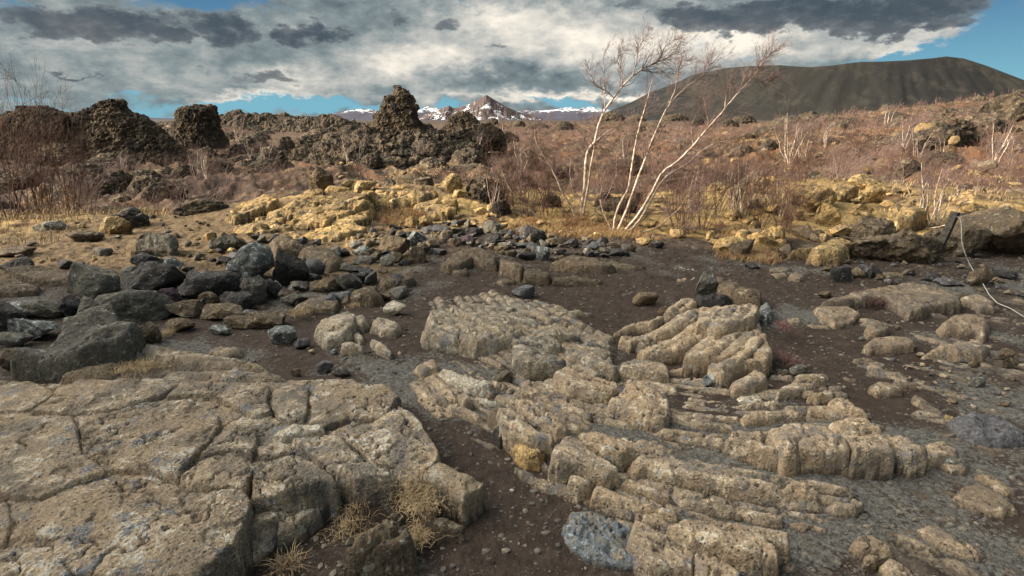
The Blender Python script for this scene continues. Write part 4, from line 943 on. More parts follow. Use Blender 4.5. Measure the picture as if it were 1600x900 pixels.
lone('lava_slab', 'sloping pale yellow bedrock at the right edge above the dark rocks', 'lava slab', 'M4', [(1040,780),(1130,735),(1290,730),(1380,800),(1380,860),(1200,850),(1080,800)], .35, 'yellow', r=.3, st=.05)

# half-buried ropy lava between the outcrops: crests come out of the soil, grooves are filled
B1 = outcrop('half-buried bed of curved dark ropy lava joining the ribs in the centre', 'lava bed', 'F', 1000, 680, 'lava_bed')
put(B1, 'F', 'rope_field', [([(650,590),(700,560),(830,560),(960,590),(1050,590),(1190,590),(1290,580),(1400,680),(1390,740),(1330,800),(1270,860),(1260,930),(860,930),(850,780),(800,730),(740,700),(690,650)], .018)],
    mat='ropebed', r=.10, rope=.034, lam=.060, persp=0, grow=0, sinkz=.013, n1=.25, warp=.10, edge=.03, fine=.8, res=.0075)
B2 = outcrop('half-buried ribbed lava below the left side of the hollow', 'lava bed', 'F', 850, 500, 'lava_bed')
put(B2, 'F', 'rope_field', [([(670,470),(770,455),(880,480),(960,530),(960,570),(830,570),(760,560),(680,545)], .02)], mat='ropebed', r=.10, rope=.028, lam=.085, persp=0, grow=0, n1=.2, warp=.08, fine=.9)
B3 = outcrop('half-buried slanting lava ribs and rubble on the right side of the ground', 'lava bed', 'F', 1450, 640, 'lava_bed')
put(B3, 'F', 'rope_field', [([(1340,480),(1420,440),(1620,470),(1700,560),(1760,760),(1700,960),(1400,930),(1330,840),(1400,760),(1420,680),(1330,560)], .012)],
    mat='ropebed', r=.10, rope=.020, lam=.13, flow=-.75, blocks=.012, bcell=.22, persp=0, grow=0, sinkz=.018, n1=.3, warp=.12, edge=.03, fine=1.0, res=.010)
put(S8, 'C7', 'body', [([(770,600),(1000,480),(1100,440),(1360,440),(1410,600),(1300,700),(1150,740),(1060,700),(1000,650),(880,665)], .05)], rope=.022, lam=.09, flow=.85, r=.08, grow=-.01)
put(S2, 'C7', 'body', [([(120,540),(250,480),(420,520),(560,580),(700,680),(730,750),(600,720),(480,740),(330,740),(270,650)], .03)], rope=.016, lam=.07, r=.08, grow=-.01)
lone('lava_slab', 'tilted grey-yellow slab in rusty grass left of the slim birches', 'lava slab', 'M4', [(670,790),(740,740),(830,720),(850,760),(780,810),(700,830)], .28, 'yellow', r=.12, tilt=(.1,.1))
lone('lava_slab', 'cracked yellow plate left of the smooth bright slab', 'lava slab', 'M4', [(-10,860),(20,835),(70,850),(60,880),(10,885)], .15, 'yellow', r=.08)
lone('lava_slab', 'narrow sunlit yellow ledge beneath the smooth bright slab', 'lava slab', 'M4', [(30,900),(120,885),(230,880),(220,900),(120,915)], .10, 'yellow', r=.06)
lone('lava_slab', 'jagged sunlit rock strip between yellow ledges and the large dark rock', 'lava slab', 'C8', [(430,240),(520,190),(600,190),(610,240),(560,280),(470,270)], .20, 'yellow', r=.08)
lone('lava_slab', 'yellow rubbly bank under the smooth bright slab, right of the birches', 'lava slab', 'C8', [(40,190),(140,180),(200,200),(180,225),(90,230)], .16, 'yellow', r=.08)
# ------------------------------------------------------------------ loose stones, every one a thing
def stones(c, rows, name='boulder', cat='boulder', **kw):
    for r in rows:
        k = dict(kw)
        if len(r) > 6: k.update(r[6])
        put_boulder(c, r[0], r[1], r[2], r[3], r[4], r[5], name=k.pop('name', name), cat=k.pop('cat', cat), **k)
stones('C5', [
 (510,345,265,195,'grey','rough greenish-grey boulder at the back left of the heap',dict(lump=.06)),
 (780,310,285,165,'dark','dark wedge boulder with a lighter left flank, back of the heap'),
 (745,240,140,62,'dark','small black stone perched on top of the dark wedge boulder',dict(extra=.06)),
 (868,262,112,70,'lichen','blue-grey stone sitting on the right shoulder of the dark wedge boulder',dict(extra=.05)),
 (1050,350,310,135,'dark','long black block in the middle of the heap',dict(flat=.7)),
 (1190,430,180,110,'dark','black block sloping down from the long black block',dict(flat=.7)),
 (680,455,350,165,'grey','broad rounded brown-grey boulder above the largest grey one'),
 (862,402,118,92,'purple','small purple-black scoria stone between larger boulders',dict(lump=.08)),
 (935,462,175,100,'brown','smooth tan block right of the broad rounded boulder',dict(flat=.7)),
 (1048,412,110,85,'brown','tan knob on top of the rooty tan rock'),
 (1130,480,230,75,'brown','long tan root-like rock below the long black block'),
 (40,520,160,140,'dark','jet black boulder cut by the left edge'),
 (120,472,215,66,'lichen','flat stone streaked with blue-white lichen, left edge'),
 (232,462,180,85,'grey','pale grey stone beside the blue-white streaked one'),
 (165,565,210,95,'lichen','bluish boulder in the dark gap near the left edge'),
 (60,625,140,70,'grey','low grey stone under the jet black boulder'),
 (60,730,190,110,'brown','brown boulder at the left edge behind the cracked slab'),
 (352,448,115,115,'dark','brown-black stone wedged behind the largest boulder'),
 (735,585,140,115,'brown','brown stone tucked under the right end of the largest boulder'),
 (880,552,170,62,'brown','flat tan stone right of the tucked brown stone'),
 (250,810,100,60,'brown','small brown stone under the front edge of the largest boulder'),
 (1262,212,235,225,'lichen','tall grey boulder speckled with lichen, crowning the heap',dict(depthk=.6,facets=15)),
 (1272,355,150,180,'grey','upright tan-grey split block below the tall speckled boulder',dict(depthk=.7)),
 (1370,355,95,125,'dark','dark stone beside the upright split block'),
 (1330,515,205,95,'brown','crumbling brown rock at the right foot of the heap',dict(lump=.08)),
 (1110,560,110,60,'lichen','small lichened stone in the hollow under the root-like rock'),
 (795,145,185,115,'grey','grey boulder standing alone on the sunlit path'),
 (695,188,90,45,'brown','small brown stone at the foot of the lone path boulder',dict(name='stone',cat='stone')),
 (512,175,85,42,'grey','small stone on the path left of the lone boulder',dict(name='stone',cat='stone')),
 (338,240,95,45,'dark','small black stone at the shadow edge on the left',dict(name='stone',cat='stone')),
 (90,245,160,62,'dark','flat dark rock on the dusty slab at the left edge'),
 (1135,132,160,95,'grey','grey-brown boulder between the path and the tall speckled boulder'),
 (1065,105,90,62,'yellow','small yellow-lit stone behind the grey-brown boulder',dict(name='stone',cat='stone')),
 (575,48,160,92,'yellow','mossy boulder on the bank where the path drops away',dict(lump=.05)),
 (262,48,155,62,'grey','low mossy rock in dead grass at the left bank'),
 (420,105,165,55,'brown','long low mossy mound in front of the mossy boulder'),
 (80,180,180,50,'brown','dark turf-covered rock at the left edge of the path'),
 (640,-20,120,60,'dark','stone stacked behind the mossy boulder'),
 (700,15,80,60,'dark','dark stone at the right end of the mossy bank'),
])
stones('C6', [
 (305,302,208,182,'dark','big black angular boulder, right half of the heap',dict(facets=16)),
 (432,296,125,92,'slate','dark blue-grey stone right of the big black boulder'),
 (225,400,80,100,'dark','narrow black stone left of the big black boulder'),
 (482,380,135,85,'brown','brown stone in front of the dark blue-grey stone'),
 (310,432,95,62,'brown','small brown stone at the foot of the big black boulder'),
 (592,356,128,105,'grey','grey stone with one pale flat face, middle of the stones'),
 (570,432,140,62,'slate','long slate stone below the pale-faced one'),
 (676,310,95,62,'slate','flat slate stone right of the pale-faced one'),
 (640,220,110,62,'lichen','lichen-crusted stone at the left start of the stone row'),
 (570,295,110,50,'grey','flat grey stone lying above the pale-faced one'),
 (655,262,125,52,'grey','low grey stone under the lichen-crusted one'),
 (768,265,85,62,'grey','greenish stone left of the rusty cube-like one'),
 (788,195,165,105,'brown','wide brown boulder in the back of the stone row'),
 (900,236,118,92,'brown','rusty cube-like boulder in the stone row'),
 (912,150,105,92,'lichen','blue-grey mottled boulder left of the big flat roof-like stone'),
 (1000,122,160,62,'slate','big flat roof-like dark stone at the back of the row'),
 (1035,140,80,62,'brown','brown stone under the right end of the roof-like stone'),
 (1005,218,85,42,'slate','small slate stone in front of the roof-like stone',dict(name='stone',cat='stone')),
 (970,188,85,52,'brown','small brown stone above the small slate one',dict(name='stone',cat='stone')),
 (1082,177,82,52,'brown','brown stone left of the purple-black block'),
 (1142,165,108,62,'purple','purple-black block in the stone row'),
 (1178,122,92,62,'dark','dark olive block behind the purple-black one'),
 (1252,167,112,72,'dark','dark pitted stone right of the purple-black block'),
 (1262,102,92,72,'grey','grey-green boulder standing tallest at the back of the row'),
 (1300,205,80,40,'brown','low brown stone below the dark pitted one',dict(name='stone',cat='stone')),
 (560,225,70,45,'dark','dark stone at the left end of the row',dict(name='stone',cat='stone')),
 (700,225,70,50,'brown','brown stone between lichen-crusted and wide brown boulders',dict(name='stone',cat='stone')),
 (840,270,70,40,'dark','dark wedge in the gap left of the rusty boulder',dict(name='stone',cat='stone')),
 (806,478,118,84,'pale','pale speckled stone standing alone on dark soil'),
 (280,602,142,112,'lichen','blue-white lichened boulder on soil in front of the heap'),
 (364,650,84,56,'slate','small slate stone right of the blue-white boulder',dict(name='stone',cat='stone')),
 (470,752,92,82,'slate','dark stone at the back edge of the cracked slab'),
 (548,780,95,62,'grey','flattish grey stone right of the dark one behind the slab'),
 (130,470,60,40,'grey','small grey stone below the upright split block',dict(name='stone',cat='stone')),
 (425,350,60,45,'dark','small dark stone between the black and the brown boulders',dict(name='stone',cat='stone')),
 (740,310,60,40,'brown','little brown stone right of the flat slate stone',dict(name='stone',cat='stone')),
 (340,785,45,40,'brown','little tan stone on soil near the back edge of the slab',dict(name='stone',cat='stone')),
 (515,690,40,30,'lichen','pale pebble near the split toe of the grooved hump',dict(name='stone',cat='stone')),
 (40,180,110,70,'yellow','sunlit yellow-brown rock behind the tall speckled boulder'),
 (190,115,70,60,'yellow','pointed yellow stone behind the brown humps',dict(name='stone',cat='stone')),
])
stones('C7', [
 (350,130,135,85,'dark','dark angular boulder jutting up in the middle of the row'),
 (400,135,80,55,'dark','dark olive stone right of the jutting boulder'),
 (338,178,145,42,'slate','long flat slate stone under the jutting boulder'),
 (275,215,62,48,'brown','small square brown stone in front of the row',dict(name='stone',cat='stone')),
 (238,212,60,36,'brown','tan stone left of the small square one',dict(name='stone',cat='stone')),
 (348,220,85,52,'dark','dark crusted stone left of the pale-sided pointed one'),
 (412,206,74,80,'lichen','pointed stone with a pale left side, front of the row'),
 (480,205,64,34,'grey','low grey stone right of the pointed one',dict(name='stone',cat='stone')),
 (540,170,105,55,'dark','wide dark stone in the right half of the row'),
 (470,162,105,52,'brown','brown stone between the dark olive and the wide dark stones'),
 (612,175,82,58,'dark','black rounded stone below the left birch'),
 (672,160,74,54,'dark','black stone under the leaning right birch'),
 (612,204,62,36,'pale','whitish lichened stone in the front of the row',dict(name='stone',cat='stone')),
 (682,204,92,46,'brown','tan stone right of the whitish one'),
 (742,206,92,52,'dark','olive-black stone near the right end of the row'),
 (802,192,52,42,'brown','small brown stone right of the olive-black one',dict(name='stone',cat='stone')),
 (784,216,44,28,'dark','small dark stone in front of the row end',dict(name='stone',cat='stone')),
 (575,215,50,26,'brown','small flat stone left of the whitish one',dict(name='stone',cat='stone')),
 (912,174,76,48,'dark','lone black stone right of the birches on the rim'),
 (340,376,122,72,'slate','slate boulder lying alone in the hollow soil',dict(flat=.75)),
 (1132,350,100,112,'grey','pale greenish boulder at the head of the steep shelf',dict(facets=15)),
 (1168,440,92,46,'pale','white-lichened rock in a dark cleft on the steep shelf'),
 (868,405,120,90,'brown','brown conical rock poking out of the soil of the hollow',dict(lump=.06)),
 (945,470,46,50,'brown','small brown stone beside the top slanting rib',dict(name='stone',cat='stone')),
 (250,757,102,72,'brown','brown wedge stone above the thin ropes'),
 (205,640,105,46,'grey','flat grey stone under the blocky ridge end'),
 (1162,775,86,70,'lichen','round grey stone at the foot of the steep shelf'),
 (1340,272,70,40,'dark','dark stone on the rim right of the greenish boulder',dict(name='stone',cat='stone')),
 (770,395,14,10,'pale','single pale pebble in the hollow',dict(name='stone',cat='stone')),
 (30,165,62,46,'brown','brown stone left of the purple-black one, lower in the row',dict(name='stone',cat='stone')),
])
stones('C8', [
 (560,340,92,72,'dark','dark boulder with a white spot left of the rubble',dict(lump=.06)),
 (692,336,82,58,'dark','dark lumpy stone above the arched slab'),
 (625,336,70,50,'brown','brown stone between two dark ones above the arched slab'),
 (520,322,60,25,'brown','low tan stone near the hexagonal plates',dict(name='stone',cat='stone')),
 (1132,358,90,72,'brown','brown knob rock that the white rope runs behind',dict(lump=.06)),
 (1260,715,50,40,'brown','small tan rock at the far right, low',dict(name='stone',cat='stone')),
 (1245,675,60,38,'brown','small brown rock above the low tan one, far right',dict(name='stone',cat='stone')),
 (655,607,26,16,'lichen','bluish pebble above the ochre-edged stone',dict(name='stone',cat='stone')),
 (1020,660,40,40,'grey','small grey stone on the wide low brown rock',dict(name='stone',cat='stone')),
 (940,360,80,40,'dark','flat dark stone in rubble under the leaning post'),
 (1000,378,90,34,'slate','long slate stone in rubble below the leaning post'),
 (930,800,50,20,'brown','flat brown chip in rubble, right',dict(name='stone',cat='stone')),
 (1125,790,60,40,'grey','grey chip near the far right slab',dict(name='stone',cat='stone')),
 (1230,345,90,40,'dark','dark stone right of the brown knob rock'),
 (840,340,60,36,'brown','brown stone under the dark cave of the large rock',dict(name='stone',cat='stone')),
 (505,425,60,26,'brown','tan stone above the left tip of the arched slab',dict(name='stone',cat='stone')),
])
stones('C4', [
 (255,48,72,42,'grey','grey stone right of the cobble below the shelf',dict(name='stone',cat='stone')),
 (195,66,50,34,'brown','small tan stone between cobble and grey stone',dict(name='stone',cat='stone')),
 (348,444,82,52,'brown','round stone tucked under the front of the great fold',dict(name='stone',cat='stone')),
 (890,440,90,40,'grey','grey crusted stone at the right end of the great fold',dict(name='stone',cat='stone')),
 (845,435,30,22,'brown','small dark stone at the tail of the fold',dict(name='stone',cat='stone')),
 (1118,30,40,44,'brown','tan pebble standing in rubble, upper right',dict(name='stone',cat='stone')),
 (985,30,40,34,'brown','brown pebble in rubble left of the standing one',dict(name='stone',cat='stone')),
])
stones('C2', [(972,835,36,28,'brown','single round pebble on dark soil at the bottom',dict(name='stone',cat='stone')), (600,680,32,40,'grey','upright grey stone by the grass tuft',dict(name='stone',cat='stone')),
 (875,515,18,16,'pale','small white pebble beside the cracked slab',dict(name='stone',cat='stone')),(1058,548,18,14,'pale','tiny bright pebble in the soil lane',dict(name='stone',cat='stone')),
 (900,625,60,50,'dark','dark crumbly stone at the right tip of the cracked slab',dict(name='stone',cat='stone'))])
# rocks of the sunlit outcrops and the dark mounds on the right
Y1 = None
stones('M2', [
 (365,575,160,95,'yellow','knobbly yellow rock with a hollow, left top of the sunlit outcrop',dict(lump=.14)),
 (280,632,120,95,'yellow','yellow rock stepping down at the left end of the sunlit outcrop',dict(lump=.10)),
 (500,590,135,135,'aa','dark grey stacked rock standing on the sunlit outcrop',dict(lump=.10)),
 (440,655,130,60,'yellow','flat yellow block below the dark stacked rock'),
 (570,632,130,48,'yellow','thin tilted yellow slab right of the dark stacked rock'),
 (690,612,85,50,'yellow','small yellow rock in the middle of the outcrop crest'),
 (790,650,90,45,'yellow','low yellow rock right of the crest middle'),
 (880,625,100,45,'yellow','grey-yellow rock on the crest'),
 (1005,590,125,75,'aa','dark layered rock at the right of the sunlit crest',dict(lump=.12)),
 (1140,600,130,110,'yellow','yellow pitted rock beside the dark layered rock',dict(lump=.12)),
 (1120,700,125,100,'yellow','yellow boulder below the yellow pitted rock',dict(lump=.10)),
 (1180,655,90,70,'yellow','rounded olive rock right of the pitted one',dict(lump=.06)),
 (1250,610,120,75,'aa','olive-brown rock, second from the right end of the crest',dict(lump=.12)),
 (1315,565,95,62,'aa','dark brown rock on the right end of the crest',dict(lump=.12)),
 (1375,610,100,80,'yellow','yellow-brown rock at the right end of the sunlit outcrop',dict(lump=.10)),
 (940,790,90,70,'yellow','cubic yellow stone behind the roof-like dark stone'),
 (1010,785,90,60,'yellow','yellow stone right of the cubic one'),
 (175,830,70,60,'yellow','pointed sunlit stone at the left foot of the outcrop'),
 (200,690,120,70,'yellow','low yellow rock at the bottom left of the outcrop'),
], name='rock', cat='rock')
stones('M4', [
 (345,705,215,140,'yellow','largest yellow knobbly rock of the right-hand outcrop',dict(lump=.16)),
 (460,690,115,90,'yellow','yellow rock with dark holes right of the largest one',dict(lump=.14)),
 (590,692,145,100,'yellow','blocky yellow rock at the right end of the upper outcrop',dict(lump=.14)),
 (410,775,120,95,'yellow','warm yellow rock below the largest knobbly one',dict(lump=.12)),
 (545,758,100,55,'yellow','low yellow rock in rusty grass',dict(lump=.08)),
 (270,770,70,60,'yellow','small yellow rock at the left foot of the largest one',dict(lump=.08)),
 (75,830,75,72,'yellow','yellow cube of rock left of the smooth bright slab'),
 (25,862,70,60,'yellow','yellow stone at the left end of the right-hand outcrop'),
 (740,775,150,110,'yellow','tilted yellow-grey rock among slim birches',dict(lump=.08,flat=.7)),
 (480,850,145,65,'yellow','yellow rock touching the large dark rock',dict(lump=.10)),
 (95,645,105,95,'yellow','pale yellow boulder half hidden in birch scrub'),
 (575,570,170,80,'aa','olive rock step behind the right-hand outcrop',dict(lump=.16)),
 (520,610,120,60,'yellow','olive-yellow rock below the olive step',dict(lump=.12)),
 (905,470,290,135,'aa','big dark olive outcrop on the right slope',dict(lump=.18)),
 (965,462,60,18,'pale','white streak of bare stone on the olive outcrop',dict(extra=.3)),
 (850,450,110,70,'yellow','yellow-green top of the olive outcrop, left side',dict(lump=.12,extra=.4)),
 (1008,640,90,62,'yellow','bright yellow rock in scrub above the right dark mound',dict(lump=.1)),
 (1235,660,150,80,'yellow','pale rock at the right edge above the sloping bedrock',dict(lump=.1)),
 (1010,350,220,70,'aa','dark bumpy rock high on the right slope',dict(lump=.16)),
 (1190,340,200,110,'aa','rough dark rock at the right edge of the slope',dict(lump=.16)),
 (900,370,140,50,'aa','brown rock left of the dark bumpy one on the slope',dict(lump=.16)),
 (330,340,90,40,'aa','small pointed lava knob on the skyline under the crater',dict(lump=.14)),
 (650,320,70,40,'aa','rounded lava knob on the skyline, right of the pointed one',dict(lump=.14)),
], name='rock', cat='rock')
stones('C8', [
 (700,200,190,160,'brown','large dark rock with a smooth sloping top, right of the yellow outcrop',dict(lump=.10,sub=6)),
 (800,240,420,130,'brown','dark overhanging rock bank with a small cave under it',dict(lump=.16,sub=6,depthk=.35)),
 (950,215,160,120,'brown','dark rock bank section that carries the leaning post',dict(lump=.14,sub=6)),
 (1190,190,330,180,'brown','big dark turf-topped rock mound at the right edge',dict(lump=.10,sub=6,depthk=.8)),
 (1130,110,130,40,'dark','flat dark cap stone on the right rock mound',dict(lump=.05,Y=7.3)),
 (1075,220,150,120,'brown','dark rubble shoulder left of the right rock mound',dict(lump=.14,sub=5)),
], name='rock', cat='rock')

# lava lumps scattered over the middle distance: clinker heaps, each with its own place; made from six shapes
def scatter_lumps():
    rs = random.Random(5); shapes = []
    for i in range(8):
        v, f = boulder(900+i*13, (1, .8, .62), 6 if i < 3 else 5, 6, .14, .72, lump=.26)
        shapes.append(mesh('lava_lump', v, f, (M['aa'],), True))
    spots = []
    traced = [('M1',610,545,200,90),('M1',590,640,190,110),('M1',765,665,170,100),('M1',850,715,150,70),('M1',1050,500,70,60),('M1',940,590,60,50),('M1',1010,715,190,70),('M1',850,605,100,60),('M1',1200,490,50,50),
      ('M1',920,525,160,60),('M1',1065,575,170,60),('M1',620,725,100,60),('M1',640,790,130,70),('M1',470,370,240,90),('M1',640,420,260,100),('M1',780,440,200,70),('M1',880,380,120,80),('M1',960,400,110,70),('M1',560,360,180,90),
      ('M2',75,490,60,40),('M2',40,385,120,50),('M2',180,370,80,40),('M2',480,350,90,40),('M2',540,390,90,70),('M2',320,460,100,110),('M2',450,430,160,110),('M2',600,440,160,100),('M2',700,430,170,110),('M2',520,480,150,80),
      ('M2',760,520,110,70),('M2',860,550,150,70),('M2',680,380,110,70),('M2',620,360,100,50),('M2',860,470,150,70),('M2',960,480,120,90),('M2',1050,560,130,60),('M2',1240,560,90,50),('M2',750,560,90,60),('M2',1010,420,140,90),
      ('M3',500,380,90,40),('M3',590,385,80,30),('M3',740,378,90,35),('M3',1000,395,110,40),('M3',1090,535,50,35),('M3',530,700,120,60),('M3',470,680,70,60),('M3',590,680,60,50),('M3',270,690,70,60),('M3',30,650,120,90),('M3',80,720,80,60),
      ('M4',590,520,60,30),('M4',500,400,130,50),('M4',430,430,80,40),('M4',700,400,140,50),('M4',120,540,60,40),('M4',860,560,170,60),('M4',1130,520,90,40),('M4',760,480,160,70),('M4',650,480,120,50),('M4',1080,420,150,60),('M4',330,430,90,40),('M4',150,450,130,40)]
    for c, cx, cy, w, h in traced:
        k = CR[c][2]; px, py = cp(c, cx, cy+h*.4); p = hit(px, py); d = math.hypot(p[0], p[1]); spots.append((p[0], p[1], w/k/F*d*.5, h/k/F*d*.62))
    for i in range(215):
        Y = 14*(150/14)**rs.random(); X = rs.uniform(-1.05, 1.0)*Y
        if abs(X) < 9 and Y < 15: continue
        s = rs.uniform(.25, .8)*(Y/22)**.55
        spots.append((X, Y, s*rs.uniform(.8, 1.6), s*rs.uniform(.4, .9)))
    where = lambda x, y: ('on the left below the crags' if x < -.28*y else 'around the foot of the rubble mound' if x < .05*y else 'behind the birches' if x < .45*y else 'on the right slope') 
    for i, (x, y, a, hh) in enumerate(spots):
        o = bpy.data.objects.new('lava_lump', shapes[i % 8]); C.objects.link(o)
        o.location = (x, y, zf1(x, y) + hh*.15); o.scale = (a, a*rs.uniform(.8, 1.2), hh/.62)
        o.rotation_euler = (0, 0, rs.uniform(0, 6.28)); o['category'] = 'lava rock'
        o['label'] = 'rough dark clinker lump in the birch scrub ' + where(x, y); o['group'] = 'clinker lumps ' + where(x, y)
scatter_lumps()

slab('boulder', 'C5', [(40,700),(200,640),(290,570),(420,452),(520,468),(620,505),(722,545),(640,630),(560,665),(470,700),(380,760),(300,782),(60,765)], .26, 'grey', None, label='largest boulder, flat-topped grey with white lichen, front of the heap', cat='boulder', r=.05, n1=.5, persp=.62, tilt=(-.10,.10), chips=.02)
# rubble wedged between the named stones: each a stone of its own, shared meshes
def rubble_stones():
    rs = random.Random(77); shp = {}
    for m in ('dark', 'brown', 'grey', 'slate', 'tan'):
        shp[m] = [mesh('stone', *boulder(3000+i*17+len(m), (1, .75, .62), 4, 18, .07, .34), (M[m],), True) for i in range(4)]
    zones = [([(120,470),(210,420),(330,400),(400,375),(500,380),(560,430),(640,450),(620,480),(520,490),(400,520),(330,510),(250,520),(120,500)], 150, (.04,.12), ('dark','dark','grey','brown','slate'), 'small stone wedged in the dark boulder heap on the left'),
             ([(540,385),(600,360),(720,345),(840,365),(960,385),(1000,398),(900,412),(800,402),(700,385),(640,410),(560,420)], 150, (.035,.10), ('dark','brown','brown','grey','slate'), 'small stone filling the stone row along the rim'),
             ([(1290,415),(1440,405),(1600,420),(1600,470),(1480,465),(1330,440)], 55, (.02,.06), ('brown','dark','slate','brown'), 'small rubble stone below the big dark rocks on the right'),
             ([(1380,480),(1600,560),(1600,640),(1480,640),(1370,560)], 45, (.012,.035), ('tan','brown','slate'), 'small chip on the dark soil at the right edge'),
             ([(430,500),(640,470),(700,560),(620,600),(480,560)], 30, (.010,.03), ('tan','brown','slate'), 'small chip on the soil behind the cracked slab')]
    shp['yellow'] = [mesh('stone', *boulder(3900+i*17, (1, .8, .6), 4, 14, .10, .40, lump=.10), (M['yellow'],), True) for i in range(4)]
    zones += [([(1090,400),(1110,350),(1240,300),(1420,300),(1480,330),(1330,350),(1310,400),(1200,405)], 75, (.04,.17), ('yellow','yellow','brown'), 'small stone among the sunlit yellow rocks on the right'),
              ([(360,340),(430,270),(560,265),(760,275),(790,330),(700,350),(560,375),(430,385)], 80, (.05,.2), ('yellow','yellow','brown'), 'small stone among the layers of the sunlit outcrop'),
              ([(0,400),(100,350),(300,335),(420,345),(420,385),(250,420),(60,425)], 70, (.02,.07), ('brown','yellow','grey'), 'small stone scattered on the sunlit sandy path'),
              ([(1420,360),(1480,300),(1600,280),(1600,345),(1500,350)], 30, (.06,.22), ('yellow','brown'), 'small stone on the pale bedrock slope at the right edge')]
    zones += [([(1020,330),(1100,270),(1240,235),(1600,225),(1600,290),(1400,300),(1200,320),(1100,345)], 80, (.12,.36), ('yellow','brown','brown'), 'small mossy rubble rock in the scrub of the right-hand slope'),
              ([(690,345),(780,325),(900,330),(1040,345),(1090,385),(1000,385),(860,365),(760,362)], 38, (.03,.11), ('yellow','brown'), 'small mossy rubble rock around the feet of the two birches')]
    for poly, n, (s0, s1), mats, lab in zones:
        P = np.array([hit(a, b)[:2] for a, b in poly]); lo, hi = P.min(0), P.max(0); k = 0
        while k < n:
            x, y = rs.uniform(lo[0], hi[0]), rs.uniform(lo[1], hi[1])
            if sdf(np.array([x]), np.array([y]), P)[0] < 0: continue
            s_ = s0*(s1/s0)**rs.random(); m = rs.choice(mats); o = bpy.data.objects.new('rock_chip' if 'chip' in lab else 'rubble_rock' if 'rubble' in lab or 'layers' in lab or 'sunlit yellow' in lab or 'bedrock' in lab else 'pebble' if 'path' in lab else 'stone', shp[m][rs.randrange(4)]); C.objects.link(o)
            o.location = (x, y, zf1(x, y) + s_*rs.uniform(.3, .6)); o.scale = (s_, s_, s_*rs.uniform(.7, 1.1)); o.rotation_euler = (rs.uniform(-.4,.4), rs.uniform(-.4,.4), rs.uniform(0, 6))
            o['label'] = lab; o['category'] = 'stone'; o['group'] = lab.replace('small stone', 'small stones').replace('small chip', 'small chips').replace('rubble stone', 'rubble stones').replace('small mossy rubble rock', 'small mossy rubble rocks'); k += 1
rubble_stones()
# ------------------------------------------------------------------ tubes for stems and twigs
class Tubes:
    def __init__(s): s.V = []; s.Fq = []; s.mi = []; s.n = 0
    def add(s, pts, rad, sides=3, m=0):
        P = np.asarray(pts, float); n = len(P)
        T = np.gradient(P, axis=0); T /= np.linalg.norm(T, axis=1)[:, None] + 1e-9
        ref = np.array([0.3, 1, .2]); A = np.cross(T, ref); A /= np.linalg.norm(A, axis=1)[:, None] + 1e-9; B = np.cross(T, A)
        th = np.arange(sides)*2*math.pi/sides
        r = np.asarray(rad)[:, None, None]
        ring = P[:, None, :] + r*(A[:, None, :]*np.cos(th)[None, :, None] + B[:, None, :]*np.sin(th)[None, :, None])
        i = np.arange(n*sides).reshape(n, sides) + s.n; j = np.roll(i, -1, 1)
        s.Fq.append(np.stack([i[:-1].ravel(), j[:-1].ravel(), j[1:].ravel(), i[1:].ravel()], 1))
        s.mi.append(np.full((n-1)*sides, m)); s.V.append(ring.reshape(-1, 3)); s.n += n*sides
    def build(s, name, mats, org=(0,0,0)):
        return mesh(name, np.concatenate(s.V) - np.asarray(org), np.concatenate(s.Fq), mats, True, np.concatenate(s.mi))
def smooth_line(pts, n, rs=None, wob=0.0):
    P = np.asarray(pts, float); L = np.r_[0, np.cumsum(np.linalg.norm(np.diff(P, axis=0), axis=1))]
    u = np.linspace(0, L[-1], n); Q = np.stack([np.interp(u, L, P[:, k]) for k in range(3)], 1)
    for _ in range(2): Q[1:-1] = (Q[:-2] + 2*Q[1:-1] + Q[2:])/4
    if wob and rs is not None:
        w = np.cumsum(rs.normal(size=(n, 3)), 0); w -= np.linspace(0, 1, n)[:, None]*w[-1]; Q += w*wob
    return Q
def sprout(tb, rs, base, d, L, r, lvl, mats, wind, maxl, nb=5, up=.35, spread=.6, taper=.25):
    """a twig that bends up and with the wind and carries finer twigs"""
    n = 6 if lvl < 2 else 4
    P = [np.array(base)]; dd = np.array(d, float); dd /= np.linalg.norm(dd)
    for i in range(n):
        dd = dd + np.array([wind, 0, up])*(1.2/n)*rs.uniform(.2, 1) + rs.normal(size=3)*.16; dd /= np.linalg.norm(dd)
        P.append(P[-1] + dd*L/n)
    P = np.array(P); rr = np.linspace(r, r*taper, n+1)
    tb[min(lvl, len(tb)-1)].add(P, rr, 4 if lvl == 0 else 3, mats[min(lvl, len(mats)-1)])
    if lvl < maxl:
        for k in range(nb):
            t = rs.uniform(.22, 1.0); i = min(n-1, int(t*n)); b = P[i] + (P[i+1]-P[i])*(t*n-i)
            ax = P[i+1]-P[i]; ax /= np.linalg.norm(ax); s = rs.normal(size=3); s -= ax*(s@ax); s /= np.linalg.norm(s)
            sprout(tb, rs, b, ax + s*spread*rs.uniform(.7, 1.3), L*rs.uniform(.38, .62)*(1.1-.4*t), max(r*.55*(1-.4*t), .0011), lvl+1, mats, wind, maxl, max(3, nb-1), up, spread, taper)

